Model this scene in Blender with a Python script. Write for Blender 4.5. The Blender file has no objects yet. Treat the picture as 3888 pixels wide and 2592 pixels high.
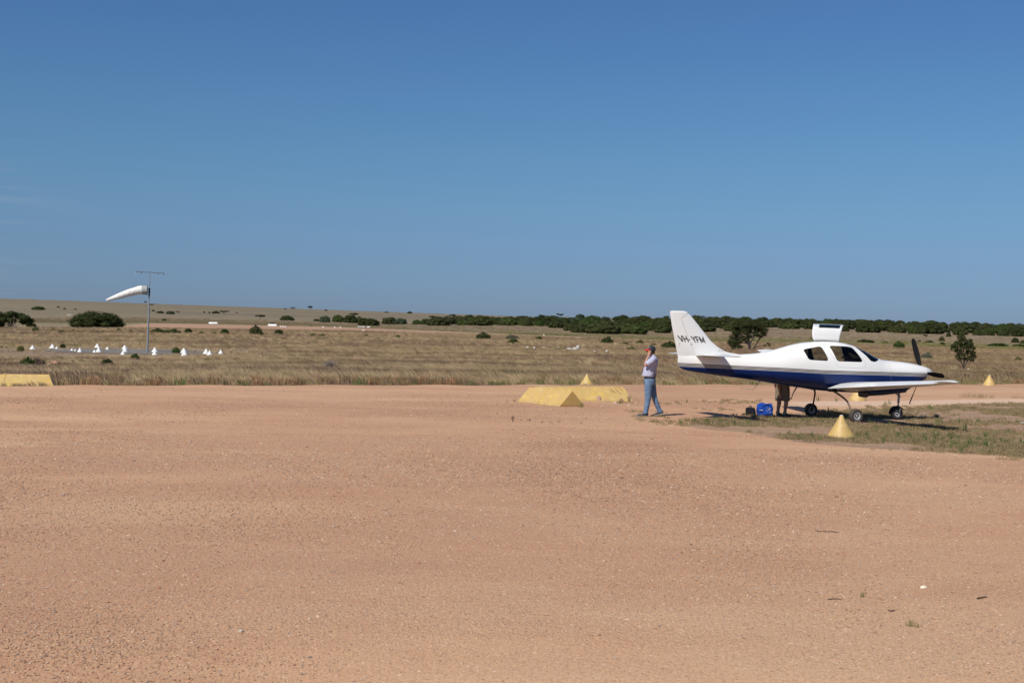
import bpy, bmesh, math, random
import numpy as np
from mathutils import Vector, Matrix, noise as mnoise

S = bpy.context.scene
COL = S.collection
PI = math.pi

# ------------------------------------------------------------------ camera
FPX, CX, CY, H = 4900.0, 1944.0, 1296.0, 2.1
ROLL = math.radians(1.06)
PITCH = math.radians(0.526)
cam_d = bpy.data.cameras.new('camera')
cam_d.sensor_width = 36.0
cam_d.lens = FPX / 3888 * 36.0
cam_d.clip_start = 0.1
cam_d.clip_end = 30000
cam = bpy.data.objects.new('camera', cam_d)
COL.objects.link(cam)
CM = Matrix.Rotation(PI / 2 - PITCH, 4, 'X') @ Matrix.Rotation(ROLL, 4, 'Z')
cam.matrix_world = Matrix.Translation((0, 0, H)) @ CM
S.camera = cam

# ------------------------------------------------------------------ world and sun
SUN_EL = math.radians(46)
SUN_DIR = Vector((0.60, 0.80, 0)).normalized() * math.cos(SUN_EL) + Vector((0, 0, -math.sin(SUN_EL)))   # travel of light
W = bpy.data.worlds.new('World'); S.world = W; W.use_nodes = True
wn = W.node_tree.nodes; wl = W.node_tree.links
bg = wn['Background']
sky = wn.new('ShaderNodeTexSky'); sky.sky_type = 'NISHITA'; sky.sun_disc = False
sky.sun_elevation = SUN_EL
sky.sun_rotation = math.atan2(-SUN_DIR.x, -SUN_DIR.y)
sky.air_density = 0.95; sky.dust_density = 0.35; sky.ozone_density = 3.2; sky.altitude = 50
# the dry, deep blue air of the place: the sky model shifted in hue by elevation, all the way round
tcw = wn.new('ShaderNodeTexCoord'); sxw = wn.new('ShaderNodeSeparateXYZ'); wl.new(tcw.outputs['Generated'], sxw.inputs[0])
mrw = wn.new('ShaderNodeMapRange'); wl.new(sxw.outputs[2], mrw.inputs[0]); mrw.inputs[2].default_value = .3
rpw = wn.new('ShaderNodeValToRGB'); wl.new(mrw.outputs[0], rpw.inputs[0]); er = rpw.color_ramp
SK = [(0, (.345, .476, .850)), (.103, (.370, .506, .832)), (.171, (.399, .538, .820)), (.306, (.455, .625, .826)), (.439, (.467, .680, .858)), (.57, (.470, .698, .892)), (.75, (.460, .694, .928)), (1, (.475, .702, .960))]
while len(er.elements) < len(SK): er.elements.new(.5)
for e_, (p_, c_) in zip(er.elements, SK): e_.position = p_; e_.color = (*c_, 1)
mxw = wn.new('ShaderNodeMix'); mxw.data_type = 'RGBA'; mxw.blend_type = 'MULTIPLY'; mxw.inputs[0].default_value = 1
wl.new(sky.outputs[0], mxw.inputs[6]); wl.new(rpw.outputs[0], mxw.inputs[7])
def wmath(op, a, b=None):
    n_ = wn.new('ShaderNodeMath'); n_.operation = op; n_.use_clamp = False
    for i_, v_ in enumerate((a, b)):
        if v_ is None: continue
        if isinstance(v_, (int, float)): n_.inputs[i_].default_value = v_
        else: wl.new(v_, n_.inputs[i_])
    return n_.outputs[0]
wmap = wn.new('ShaderNodeMapping'); wl.new(tcw.outputs['Generated'], wmap.inputs[0]); wmap.inputs['Scale'].default_value = (5, 5, 60); wmap.inputs['Rotation'].default_value = (0, math.radians(-3), 0)
wno = wn.new('ShaderNodeTexNoise'); wl.new(wmap.outputs[0], wno.inputs['Vector']); wno.inputs['Scale'].default_value = 1.6; wno.inputs['Detail'].default_value = 6; wno.inputs['Roughness'].default_value = .6
cir = wmath('MULTIPLY', wmath('MAXIMUM', wmath('SUBTRACT', wno.outputs['Fac'], .50), 0.0), 1.6)
lft = wn.new('ShaderNodeMapRange'); lft.interpolation_type = 'SMOOTHSTEP'; wl.new(wmath('DIVIDE', sxw.outputs[0], wmath('MAXIMUM', sxw.outputs[1], .05)), lft.inputs[0]); lft.inputs[1].default_value = -.30; lft.inputs[2].default_value = -.50
hgt = wn.new('ShaderNodeMapRange'); hgt.interpolation_type = 'SMOOTHSTEP'; wl.new(sxw.outputs[2], hgt.inputs[0]); hgt.inputs[1].default_value = .16; hgt.inputs[2].default_value = .08
cm = wmath('MULTIPLY', wmath('MULTIPLY', cir, lft.outputs[0]), hgt.outputs[0])
mxc = wn.new('ShaderNodeMix'); mxc.data_type = 'RGBA'; wl.new(cm, mxc.inputs[0]); wl.new(mxw.outputs[2], mxc.inputs[6]); mxc.inputs[7].default_value = (5.2, 5.6, 6.2, 1)
wl.new(mxc.outputs[2], bg.inputs[0]); bg.inputs[1].default_value = 0.085
sd = bpy.data.lights.new('sun', 'SUN'); sd.energy = 4.8; sd.angle = math.radians(0.53); sd.color = (1.0, 0.95, 0.86)
so = bpy.data.objects.new('sun', sd); COL.objects.link(so)
so.rotation_euler = SUN_DIR.to_track_quat('-Z', 'Y').to_euler()
so.location = (0, 0, 60)
vs = S.view_settings
vs.view_transform = 'Standard'; vs.look = 'None'; vs.exposure = 0.0; vs.gamma = 1.0; vs.use_curve_mapping = False
S.cycles.max_bounces = 6; S.cycles.transparent_max_bounces = 12

# ------------------------------------------------------------------ helpers
rng = np.random.default_rng(11)
random.seed(5)

def tag(o, label=None, cat=None, group=None, kind=None):
    if label: o['label'] = label
    if cat: o['category'] = cat
    if group: o['group'] = group
    if kind: o['kind'] = kind
    return o

def empty(name, loc, rz=0.0):
    o = bpy.data.objects.new(name, None); COL.objects.link(o)
    o.location = loc; o.rotation_euler = (0, 0, rz); o.empty_display_size = 0.1
    return o

def mesh_obj(name, me, parent=None, mat=None):
    o = bpy.data.objects.new(name, me); COL.objects.link(o)
    if parent: o.parent = parent
    if mat is not None and len(me.materials) == 0: me.materials.append(mat)
    return o

def np_mesh(name, V, F, smooth=True):
    """V (n,3), F list of index tuples or (m,k) array"""
    me = bpy.data.meshes.new(name)
    V = np.asarray(V, dtype=np.float32)
    if isinstance(F, np.ndarray):
        k = F.shape[1]; m = F.shape[0]
        me.vertices.add(len(V)); me.vertices.foreach_set('co', V.ravel())
        me.loops.add(m * k); me.loops.foreach_set('vertex_index', F.astype(np.int32).ravel())
        me.polygons.add(m)
        me.polygons.foreach_set('loop_start', np.arange(0, m * k, k, dtype=np.int32))
        me.polygons.foreach_set('loop_total', np.full(m, k, dtype=np.int32))
        me.update(calc_edges=True)
    else:
        me.from_pydata(V.tolist(), [], [tuple(f) for f in F]); me.update()
    if smooth: me.polygons.foreach_set('use_smooth', np.ones(len(me.polygons), dtype=bool))
    me.validate()
    return me

class MB:
    def __init__(s): s.v = []; s.f = []
    def add(s, V, F):
        n = len(s.v); s.v += [tuple(p) for p in V]; s.f += [tuple(i + n for i in f) for f in F]
    def box(s, c, d, rot=None):
        V = [Vector(((i & 1) - .5, ((i >> 1) & 1) - .5, ((i >> 2) & 1) - .5)) for i in range(8)]
        V = [Vector((p.x * d[0], p.y * d[1], p.z * d[2])) for p in V]
        if rot: V = [rot @ p for p in V]
        V = [p + Vector(c) for p in V]
        s.add(V, [(0, 2, 3, 1), (4, 5, 7, 6), (0, 1, 5, 4), (2, 6, 7, 3), (0, 4, 6, 2), (1, 3, 7, 5)])
    def tube(s, pts, rad, n=12, caps=True, sq=(1, 1)):
        pts = [Vector(p) for p in pts]
        if not hasattr(rad, '__len__'): rad = [rad] * len(pts)
        t0 = (pts[1] - pts[0]).normalized()
        up = Vector((0, 0, 1)) if abs(t0.z) < .9 else Vector((1, 0, 0))
        a = t0.cross(up).normalized()
        V = []; F = []
        for i, p in enumerate(pts):
            t = (pts[min(i + 1, len(pts) - 1)] - pts[max(i - 1, 0)]).normalized()
            a = (a - t * a.dot(t)).normalized(); b = t.cross(a)
            for k in range(n):
                an = 2 * PI * k / n
                V.append(p + (a * math.cos(an) * sq[0] + b * math.sin(an) * sq[1]) * rad[i])
        for i in range(len(pts) - 1):
            for k in range(n):
                k2 = (k + 1) % n
                F.append((i * n + k, i * n + k2, (i + 1) * n + k2, (i + 1) * n + k))
        if caps:
            F.append(tuple(range(n))[::-1]); F.append(tuple(range((len(pts) - 1) * n, len(pts) * n)))
        s.add(V, F)
    def lathe(s, prof, c=(0, 0, 0), axis='Z', n=32, sx=1.0):
        V = []; F = []
        for (r, z) in prof:
            for k in range(n):
                an = 2 * PI * k / n; x, y = r * math.cos(an), r * math.sin(an)
                if axis == 'Z': p = (x * sx, y, z)
                elif axis == 'Y': p = (x, z, y)
                else: p = (z, x, y)
                V.append((p[0] + c[0], p[1] + c[1], p[2] + c[2]))
        for i in range(len(prof) - 1):
            for k in range(n):
                k2 = (k + 1) % n; F.append((i * n + k, i * n + k2, (i + 1) * n + k2, (i + 1) * n + k))
        if prof[0][0] > 1e-5: F.append(tuple(range(n))[::-1])
        if prof[-1][0] > 1e-5: F.append(tuple(range((len(prof) - 1) * n, len(prof) * n)))
        s.add(V, F)
    def build(s, name, mat, parent=None, smooth=True, bevel=0, fix=True, angle=40):
        me = bpy.data.meshes.new(name); me.from_pydata([tuple(p) for p in s.v], [], s.f); me.update()
        if fix:
            bm = bmesh.new(); bm.from_mesh(me)
            bmesh.ops.remove_doubles(bm, verts=bm.verts, dist=1e-5)
            bmesh.ops.recalc_face_normals(bm, faces=bm.faces)
            bm.to_mesh(me); bm.free()
        if smooth:
            me.polygons.foreach_set('use_smooth', np.ones(len(me.polygons), dtype=bool))
            me.set_sharp_from_angle(angle=math.radians(angle))
        o = mesh_obj(name, me, parent, mat)
        if bevel:
            b = o.modifiers.new('bevel', 'BEVEL'); b.width = bevel; b.segments = 2; b.limit_method = 'ANGLE'
        return o

# ---- node helpers
class NT:
    def __init__(s, name, rough=0.8):
        s.m = bpy.data.materials.new(name); s.m.use_nodes = True
        s.t = s.m.node_tree; s.n = s.t.nodes; s.p = s.n['Principled BSDF']
        s.p.inputs['Roughness'].default_value = rough
        s._tc = None
    def new(s, k, **kw):
        nd = s.n.new(k)
        for a, b in kw.items(): setattr(nd, a, b)
        return nd
    def link(s, a, b): s.t.links.new(a, b)
    def sv(s, sock, v):
        if isinstance(v, bpy.types.NodeSocket): s.link(v, sock)
        elif v is not None: sock.default_value = v
    def tc(s, w='Object'):
        if s._tc is None: s._tc = s.new('ShaderNodeTexCoord')
        return s._tc.outputs[w]
    def pos(s): return s.new('ShaderNodeNewGeometry').outputs['Position']
    def mapping(s, v, sc=(1, 1, 1), rot=(0, 0, 0), loc=(0, 0, 0)):
        m = s.new('ShaderNodeMapping'); s.link(v, m.inputs[0])
        m.inputs['Scale'].default_value = sc; m.inputs['Rotation'].default_value = rot; m.inputs['Location'].default_value = loc
        return m.outputs[0]
    def noise(s, v, scale, detail=4, rough=.55, dist=0.0):
        n = s.new('ShaderNodeTexNoise'); s.link(v, n.inputs['Vector'])
        n.inputs['Scale'].default_value = scale; n.inputs['Detail'].default_value = detail
        n.inputs['Roughness'].default_value = rough; n.inputs['Distortion'].default_value = dist
        return n.outputs['Fac']
    def voro(s, v, scale, feat='F1', out='Distance', rnd=1.0):
        n = s.new('ShaderNodeTexVoronoi', feature=feat); s.link(v, n.inputs['Vector'])
        n.inputs['Scale'].default_value = scale; n.inputs['Randomness'].default_value = rnd
        return n.outputs[out]
    def mr(s, v, a, b, c=0.0, d=1.0, smooth=False):
        n = s.new('ShaderNodeMapRange'); n.clamp = True
        if smooth: n.interpolation_type = 'SMOOTHSTEP'
        s.link(v, n.inputs[0])
        for i, x in zip((1, 2, 3, 4), (a, b, c, d)): s.sv(n.inputs[i], x)
        return n.outputs[0]
    def ma(s, op, a, b=None, c=None):
        n = s.new('ShaderNodeMath', operation=op)
        s.sv(n.inputs[0], a); s.sv(n.inputs[1], b); s.sv(n.inputs[2], c)
        return n.outputs[0]
    def mix(s, f, a, b, mode='MIX'):
        n = s.new('ShaderNodeMix', data_type='RGBA', blend_type=mode)
        s.sv(n.inputs[0], f)
        s.sv(n.inputs[6], (*a, 1) if isinstance(a, tuple) and len(a) == 3 else a)
        s.sv(n.inputs[7], (*b, 1) if isinstance(b, tuple) and len(b) == 3 else b)
        return n.outputs[2]
    def ramp(s, v, stops, interp='LINEAR'):
        n = s.new('ShaderNodeValToRGB'); s.link(v, n.inputs[0]); r = n.color_ramp; r.interpolation = interp
        while len(r.elements) < len(stops): r.elements.new(0.5)
        for e, (p, c) in zip(r.elements, stops):
            e.position = p; e.color = (*c, 1) if len(c) == 3 else c
        return n.outputs[0]
    def xyz(s, v):
        n = s.new('ShaderNodeSeparateXYZ'); s.link(v, n.inputs[0]); return n.outputs
    def color(s, c): s.sv(s.p.inputs['Base Color'], (*c, 1) if isinstance(c, tuple) else c)
    def bump(s, h, st=.5, d=.02):
        n = s.new('ShaderNodeBump'); s.link(h, n.inputs['Height'])
        n.inputs['Strength'].default_value = st; n.inputs['Distance'].default_value = d
        s.link(n.outputs[0], s.p.inputs['Normal'])
    def attr(s, name, t='GEOMETRY'):
        n = s.new('ShaderNodeAttribute'); n.attribute_name = name; n.attribute_type = t; return n
    def rand(s): return s.new('ShaderNodeObjectInfo').outputs['Random']

def flat(name, col, rough=.6, metal=0.0, var=.12, sc=20, bump=0.0, bd=.01):
    m = NT(name, rough); m.p.inputs['Metallic'].default_value = metal
    nz = m.noise(m.tc(), sc, 4)
    a = tuple(c * (1 - var) for c in col); b = tuple(min(1, c * (1 + var)) for c in col)
    m.color(m.mix(m.mr(nz, .3, .7), a, b))
    if bump: m.bump(m.noise(m.tc(), sc * 1.7, 5), bump, bd)
    return m.m

# ------------------------------------------------------------------ where things stand
def ray(u, v):
    d = CM.to_3x3() @ Vector(((u - CX) / FPX, (CY - v) / FPX, -1)); return d
US = np.array([-300, 0, 600, 1300, 2000, 2600, 3200, 3888, 4300.])
YH = 1251 + 0.0185 * (US - 1944)
def rowv(v): v = np.array([v[0]] + list(v) + [v[-1] + 8.0]); return v
ROWS = [  # distance, then height of the ground there for each bearing
    (90,  np.array([-.95, -.95, -.9, -.6, -.55, -.5, -.5, -.5, -.5])),
    (112, np.array([-.92, -.92, -.88, -.7, -.62, -.58, -.55, -.5, -.5])),
    (136, np.array([-.60, -.60, -.55, -.6, -.62, -.55, -.5, -.45, -.45])),
]
for Y, v in [(200, (1285, 1290, 1302, 1312, 1325, 1333, 1347)), (250, (1262, 1268, 1280, 1294, 1312, 1321, 1338)),
             (340, (1243, 1247, 1256, 1277, 1297, 1309, 1331)), (390, (1226, 1226, 1241, 1271, 1294, 1305, 1327)),
             (550, (1212, 1212, 1230, 1240, 1254, 1257, 1275)), (1000, (1186, 1190, 1205, 1216, 1222, 1232, 1250)),
             (1800, (1132, 1153.5, 1178, 1202, 1209, 1222, 1240))]:
    vv = np.interp(US, US[1:8], v)
    ROWS.append((Y, H + (YH - vv) / FPX * Y))
vv = np.interp(US, US[1:8], (1132, 1153.5, 1178, 1202, 1209, 1222, 1240)) + 22
ROWS.append((2600, H + (YH - vv) / FPX * 2600))
ROWS.append((6000, np.zeros(9))); ROWS.append((30000, np.zeros(9)))
RY = np.array([r[0] for r in ROWS], float); RZ = np.array([r[1] for r in ROWS])
def edge_y(x): return 48.75 + .467 * (x - .6) + .12 * np.sin(x * .9) + .07 * np.sin(x * 2.3 + 1)
def bnoise(x, y):
    return (np.sin(x * .21 + 1.3 * np.sin(y * .07)) * np.sin(y * .13 + np.sin(x * .11)) * .6 + np.sin(x * .47 + y * .31) * np.sin(y * .29 - x * .17) * .4)
def terrain(x, y):
    x = np.asarray(x, float); y = np.asarray(y, float)
    ye = edge_y(x)
    yy = np.maximum(y, 20.0)
    u = np.clip(CX + FPX * x / yy, US[0], US[-1])
    fu = np.interp(u, US, np.arange(len(US)))
    iu = np.clip(fu.astype(int), 0, len(US) - 2); tu = fu - iu
    iy = np.clip(np.searchsorted(RY, yy) - 1, 0, len(RY) - 2)
    ty = np.clip((yy - RY[iy]) / (RY[iy + 1] - RY[iy]), 0, 1)
    z = (RZ[iy, iu] * (1 - tu) + RZ[iy, iu + 1] * tu) * (1 - ty) + (RZ[iy + 1, iu] * (1 - tu) + RZ[iy + 1, iu + 1] * tu) * ty
    z0 = RZ[0, iu] * (1 - tu) + RZ[0, iu + 1] * tu
    tn = np.clip((yy - ye) / np.maximum(90 - ye, 5), 0, 1); tn = tn * tn * (3 - 2 * tn)
    zn = -.05 + (z0 + .05) * tn
    z = np.where(yy < 90, zn, z)
    amp = np.clip((yy - ye - 2) / 25, 0, 1) * np.clip(yy / 400, .35, 1) * np.where(yy > 330, np.clip((yy - 420) / 400, 0, 1) * 3, 1)
    z = z + bnoise(x, y) * .22 * amp
    return z
def place(u, v, ymin=None):
    """the point of the ground seen in direction (u, v)"""
    d = ray(u, v)
    t = 5.0; last = t
    while t < 6000:
        x, y, z = d.x * t, d.y * t, H + d.z * t
        g = 0.0 if y < edge_y(x) else float(terrain(x, y))
        if z < g: break
        last = t; t *= 1.004
    a, b = last, t
    for _ in range(30):
        m = (a + b) / 2; x, y, z = d.x * m, d.y * m, H + d.z * m
        g = 0.0 if y < edge_y(x) else float(terrain(x, y))
        if z < g: b = m
        else: a = m
    x, y = d.x * a, d.y * a
    return Vector((x, y, 0.0 if y < edge_y(x) else float(terrain(x, y))))
def on_ground(u, Y):
    x = (u - CX) / FPX * Y
    return Vector((x, Y, float(terrain(x, Y))))

def n2(x, y, s, seed=0.0):
    """cheap value noise 0..1"""
    x = x * s + seed; y = y * s + seed * 1.7
    xi = np.floor(x).astype(np.int64); yi = np.floor(y).astype(np.int64); fx = x - xi; fy = y - yi; fx = fx * fx * (3 - 2 * fx); fy = fy * fy * (3 - 2 * fy)
    def hsh(a, b): h = (a * 374761393 + b * 668265263) & 0x7fffffff; h = ((h ^ (h >> 13)) * 1274126177) & 0x7fffffff; return ((h ^ (h >> 16)) & 0xffff) / 65535.0
    return (hsh(xi, yi) * (1 - fx) + hsh(xi + 1, yi) * fx) * (1 - fy) + (hsh(xi, yi + 1) * (1 - fx) + hsh(xi + 1, yi + 1) * fx) * fy
def fbm(x, y, s, seed=0.0): return (n2(x, y, s, seed) * .5 + n2(x, y, s * 2.1, seed + 7) * .3 + n2(x, y, s * 4.3, seed + 13) * .2)

def stony(x, y):
    f_ = fbm(x * .45, y, .42, 4) * .45 + fbm(x * .35, y, .14, 14) * .55
    return np.clip((f_ - .36) * 3.6, 0, 1)
# ------------------------------------------------------------------ ground materials
def grassland_material():
    m = NT('dry_grassland', .95); P = m.pos(); xy = m.xyz(P)
    big = m.noise(m.mapping(P, (.5, 1, 1)), .035, 5, .6)
    mid = m.noise(m.mapping(P, (.45, 1, 1)), .22, 5, .65)
    fine = m.noise(P, 3.0, 6, .7)
    c = m.ramp(big, [(.30, (.165, .118, .078)), (.45, (.235, .172, .100)), (.58, (.20, .148, .095)), (.72, (.285, .215, .125))])
    c = m.mix(m.mr(mid, .42, .68), c, (.155, .108, .085))
    c = m.mix(m.mr(mid, .50, .30, 0, .7), c, (.31, .235, .135))
    # greener, paler land on the far slopes
    far = m.mr(xy[1], 430, 900)
    hill = m.mix(m.mr(m.noise(m.mapping(P, (.3, 1, 1)), .008, 5, .6), .35, .65), (.128, .106, .066), (.150, .128, .074))
    hill = m.mix(m.mr(m.noise(m.mapping(P, (.18, 1, 1)), .012, 5, .65), .48, .62, 0, .8), hill, (.115, .088, .066))
    hill = m.mix(m.mr(m.noise(m.mapping(P, (.1, 1, 1), loc=(30, 9, 0)), .016, 4, .6), .56, .66, 0, .55), hill, (.125, .130, .058))
    band = m.ma('ADD', xy[1], m.ma('MULTIPLY', m.ma('SUBTRACT', m.noise(m.mapping(P, (.1, 1, 1)), .03, 5, .6), .5), 160))
    gb = m.ma('MULTIPLY', m.ma('MULTIPLY', m.mr(band, 600, 640), m.mr(band, 740, 690)), m.mr(xy[0], 10, -60))
    hill = m.mix(m.ma('MULTIPLY', gb, .75), hill, (.105, .120, .045))
    lf = m.ma('MULTIPLY', m.ma('MULTIPLY', m.mr(band, 350, 380), m.mr(band, 560, 500)), m.mr(xy[0], -70, -110))
    c = m.mix(m.ma('MULTIPLY', lf, .6), c, (.125, .125, .055))
    c = m.mix(far, c, hill)
    # green verge of the runway
    nz = m.noise(m.mapping(P, (.3, 1, 1)), .12, 5, .7)
    yv = m.ma('ADD', xy[1], m.ma('MULTIPLY', m.ma('SUBTRACT', nz, .5), 60))
    g1 = m.ma('MULTIPLY', m.mr(yv, 318, 334), m.mr(yv, 362, 345))
    g2 = m.ma('MULTIPLY', m.mr(yv, 386, 396), m.mr(yv, 470, 410))
    right = m.mr(xy[0], -60, 60, .35, 1)
    gm = m.ma('MULTIPLY', m.ma('MAXIMUM', m.ma('MULTIPLY', g1, .7), g2), right)
    c = m.mix(gm, c, m.mix(m.mr(nz, .4, .6), (.10, .105, .035), (.165, .15, .055)))
    # bare reddish bank
    bare = m.ma('MULTIPLY', m.mr(m.noise(P, .12, 4, .6), .60, .70), m.mr(xy[1], 60, 100, 1, 0))
    c = m.mix(m.ma('MULTIPLY', bare, .8), c, (.30, .165, .10))
    c = m.mix(m.mr(fine, .3, .75, .35, 0), c, (.08, .06, .04))
    c = m.mix(1.0, c, (1.42, 1.36, 1.30), 'MULTIPLY')
    m.color(c)
    m.bump(m.ma('ADD', m.noise(P, 2.2, 6, .7), m.ma('MULTIPLY', m.noise(P, .4, 3), 2)), .7, .25)
    return m.m

def gravel_material():
    m = NT('pink_gravel', .92); P = m.pos()
    A = m.mapping(P, (.55, 1.0, 1.0), (0, 0, math.radians(6)))
    big = m.noise(A, .22, 5, .6, .4)
    mid = m.noise(A, .9, 5, .62, .3)
    sand = m.noise(m.mapping(P, (.35, 1, 1), (0, 0, math.radians(-8))), .55, 6, .6, .6)
    c = m.ramp(big, [(.30, (.270, .142, .085)), (.48, (.315, .178, .108)), (.62, (.350, .210, .130)), (.75, (.325, .196, .124))])
    c = m.mix(m.mr(mid, .35, .70, 0, .45), c, (.255, .138, .088))
    c = m.mix(m.mr(sand, .52, .70, 0, .75), c, (.385, .250, .160))
    st = m.xyz(m.attr('zone').outputs['Color'])[2]          # how stony the ground is here, as for the loose pebbles
    st = m.ma('ADD', st, m.ma('MULTIPLY', m.ma('SUBTRACT', m.noise(m.mapping(P, (.35, 1, 1)), 1.9, 6, .65), .5), .9))
    c = m.mix(m.mr(st, .50, .05, 0, .50), c, (.375, .245, .162))
    c = m.mix(m.mr(st, .55, .95, 0, .25), c, (.270, .160, .108))
    stk = m.noise(m.mapping(P, (.12, 1, 1), (0, 0, math.radians(5))), 3.2, 5, .7)
    c = m.mix(m.mr(stk, .58, .70, 0, .38), c, (.40, .27, .185)); c = m.mix(m.mr(stk, .40, .28, 0, .40), c, (.23, .125, .085))
    mot = m.noise(m.mapping(P, (.5, 1, 1), (0, 0, math.radians(-14)), (4, 11, 0)), .17, 6, .62, .6)
    c = m.mix(m.mr(mot, .50, .66, 0, .55), c, (.385, .268, .180)); c = m.mix(m.mr(mot, .46, .32, 0, .35), c, (.255, .140, .096))
    gr = m.mr(st, .25, .65, .25, 1)          # where loose stones lie
    # stones as cells, three sizes
    v1 = m.voro(P, 42); v1c = m.new('ShaderNodeTexVoronoi'); m.link(P, v1c.inputs['Vector']); v1c.inputs['Scale'].default_value = 42
    v2c = m.new('ShaderNodeTexVoronoi'); m.link(P, v2c.inputs['Vector']); v2c.inputs['Scale'].default_value = 95
    v3c = m.new('ShaderNodeTexVoronoi'); m.link(P, v3c.inputs['Vector']); v3c.inputs['Scale'].default_value = 17
    def cells(vn, a, b):
        s = m.xyz(vn.outputs['Color'])
        on = m.mr(s[0], a, b)
        body = m.mr(vn.outputs['Distance'], .42, .30)
        return m.ma('MULTIPLY', m.ma('MULTIPLY', on, body), gr), s[1]
    for vn, a, b, st in ((v2c, .35, .45, .75), (v1c, .55, .62, .8), (v3c, .90, .92, .7)):
        msk, tone = cells(vn, a, b)
        sc = m.ramp(tone, [(.0, (.10, .062, .045)), (.22, (.19, .105, .07)), (.5, (.34, .20, .13)), (.72, (.42, .28, .19)), (.86, (.21, .165, .145)), (1.0, (.60, .47, .37))])
        c = m.mix(m.ma('MULTIPLY', msk, st), c, sc)
    speck = m.noise(P, 160, 3, .7)
    c = m.mix(m.mr(speck, .55, .75, 0, .45), c, (.15, .085, .058))
    # weedy earth under the plane and the pale band behind it
    at = m.attr('zone').outputs['Color']; z = m.xyz(at)
    nz = m.noise(P, 1.5, 6, .7)
    e = m.mr(m.ma('ADD', z[0], m.ma('MULTIPLY', m.ma('SUBTRACT', nz, .5), 1.1)), .35, .65)
    earth = m.mix(m.mr(m.noise(m.mapping(P, (.4, 1, 1)), 1.1, 5, .7), .4, .65), (.12, .088, .064), (.21, .14, .095))
    earth = m.mix(m.mr(m.noise(m.mapping(P, (.5, 1, 1)), 2.6, 6, .75), .52, .66, 0, .7), earth, (.115, .095, .058))
    c = m.mix(m.ma('MULTIPLY', e, .85), c, earth)
    p = m.mr(m.ma('ADD', z[1], m.ma('MULTIPLY', m.ma('SUBTRACT', nz, .5), .9)), .4, .6)
    c = m.mix(m.ma('MULTIPLY', p, .8), c, (.42, .315, .26))
    grain = m.noise(m.mapping(P, (1, .5, 1), (0, 0, math.radians(12))), 44, 6, .9)
    c = m.mix(m.mr(grain, .36, .50, .55, 0), c, (.13, .08, .06))
    c = m.mix(m.mr(grain, .51, .66, 0, .55), c, (.46, .33, .25))
    c = m.mix(1.0, c, (1.56, 1.45, 1.24), 'MULTIPLY')
    m.color(c)
    h = m.ma('ADD', m.ma('MULTIPLY', m.mr(v2c.outputs['Distance'], .6, .0), .35), m.ma('MULTIPLY', m.mr(v1c.outputs['Distance'], .6, 0), .8))
    h = m.ma('MULTIPLY', h, gr)
    h = m.ma('ADD', h, m.ma('MULTIPLY', m.noise(P, 9, 6, .7), 1.2))
    m.bump(h, .6, .013)
    return m.m

M_GRASSLAND = grassland_material()
M_GRAVEL = gravel_material()

def runway_material():
    m = NT('runway_gravel', .95); P = m.pos()
    a = m.noise(m.mapping(P, (.15, 1, 1)), .2, 5, .6)
    c = m.ramp(a, [(.3, (.30, .165, .095)), (.6, (.40, .24, .145)), (.8, (.33, .20, .12))])
    w = m.noise(m.mapping(P, (.25, 1, 1)), .35, 6, .7)
    c = m.mix(m.mr(w, .60, .68, 0, .75), c, (.16, .13, .06))
    m.color(c); return m.m
M_RUNWAY = runway_material()

# ------------------------------------------------------------------ terrain sheets
def sheet(name, X, Yg, Z, mat):
    r, c = X.shape
    V = np.stack([X, Yg, Z], -1).reshape(-1, 3)
    I = np.arange(r * c).reshape(r, c)
    F = np.stack([I[:-1, :-1], I[:-1, 1:], I[1:, 1:], I[1:, :-1]], -1).reshape(-1, 4)
    me = np_mesh(name, V, F)
    return mesh_obj(name, me, None, mat)
ys = np.concatenate([np.linspace(-60, 34, 12), np.linspace(36, 150, 150), np.geomspace(151, 2800, 190), np.geomspace(3000, 14000, 14)])
ss = np.linspace(-1, 1, 361); ss = np.sign(ss) * (np.abs(ss) * .42 + np.abs(ss) ** 4 * 1.1)
Yg, Sg = np.meshgrid(ys, ss, indexing='ij')
Xg = Sg * (np.maximum(Yg, 0) + 60)
Zg = np.where(Yg < edge_y(Xg), -.06, terrain(Xg, Yg))
tag(sheet('ground', Xg, Yg, Zg, M_GRASSLAND), 'dry grassland rising to a low hill', kind='structure')

def smooth01(t): t = np.clip(t, 0, 1); return t * t * (3 - 2 * t)
PATCH_F = np.array([[3.4, 28.9], [4.9, 27.6], [5.8, 25.0], [7.2, 23.9], [9.0, 23.0], [16, 20.5], [40, 15]])
PATCH_B = np.array([[3.4, 29.5], [4.9, 31.5], [7, 34.2], [10.1, 37.4], [16.2, 42], [40, 52]])
PALE = np.array([[5.5, 37.5], [8.6, 39.3], [13, 41.2], [17.6, 44.0], [40, 56]])
def zones(x, y):
    f = np.interp(x, PATCH_F[:, 0], PATCH_F[:, 1]); b = np.interp(x, PATCH_B[:, 0], PATCH_B[:, 1])
    e = smooth01((y - f) / 1.2 + .5) * smooth01((b - y) / 2.5 + .3) * smooth01((x - 3.2) / 1.5)
    c = np.interp(x, PALE[:, 0], PALE[:, 1])
    p = smooth01(1.2 - np.abs(y - c) / 1.9) * smooth01((x - 6.5) / 4)
    return e, p
xs = np.linspace(-70, 80, 520)
tt = np.linspace(0, 1, 300)
Xa, Ta = np.meshgrid(xs, tt)
Ye = edge_y(Xa)
Ya = -12 + (Ye + 12) * Ta
tilt = (bnoise(Xa * 2.1, Ya * 1.7) * .004 + bnoise(Xa * 5.3 + 9, Ya * 4.1) * .0015)
d_e = Ye - Ya
berm = .07 * np.exp(-(d_e / .8) ** 2)
Za = tilt * np.clip(d_e, 0, 1) + berm * (0.6 + .4 * np.sin(Xa * 1.7))
Za[-1] = -.08
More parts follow.
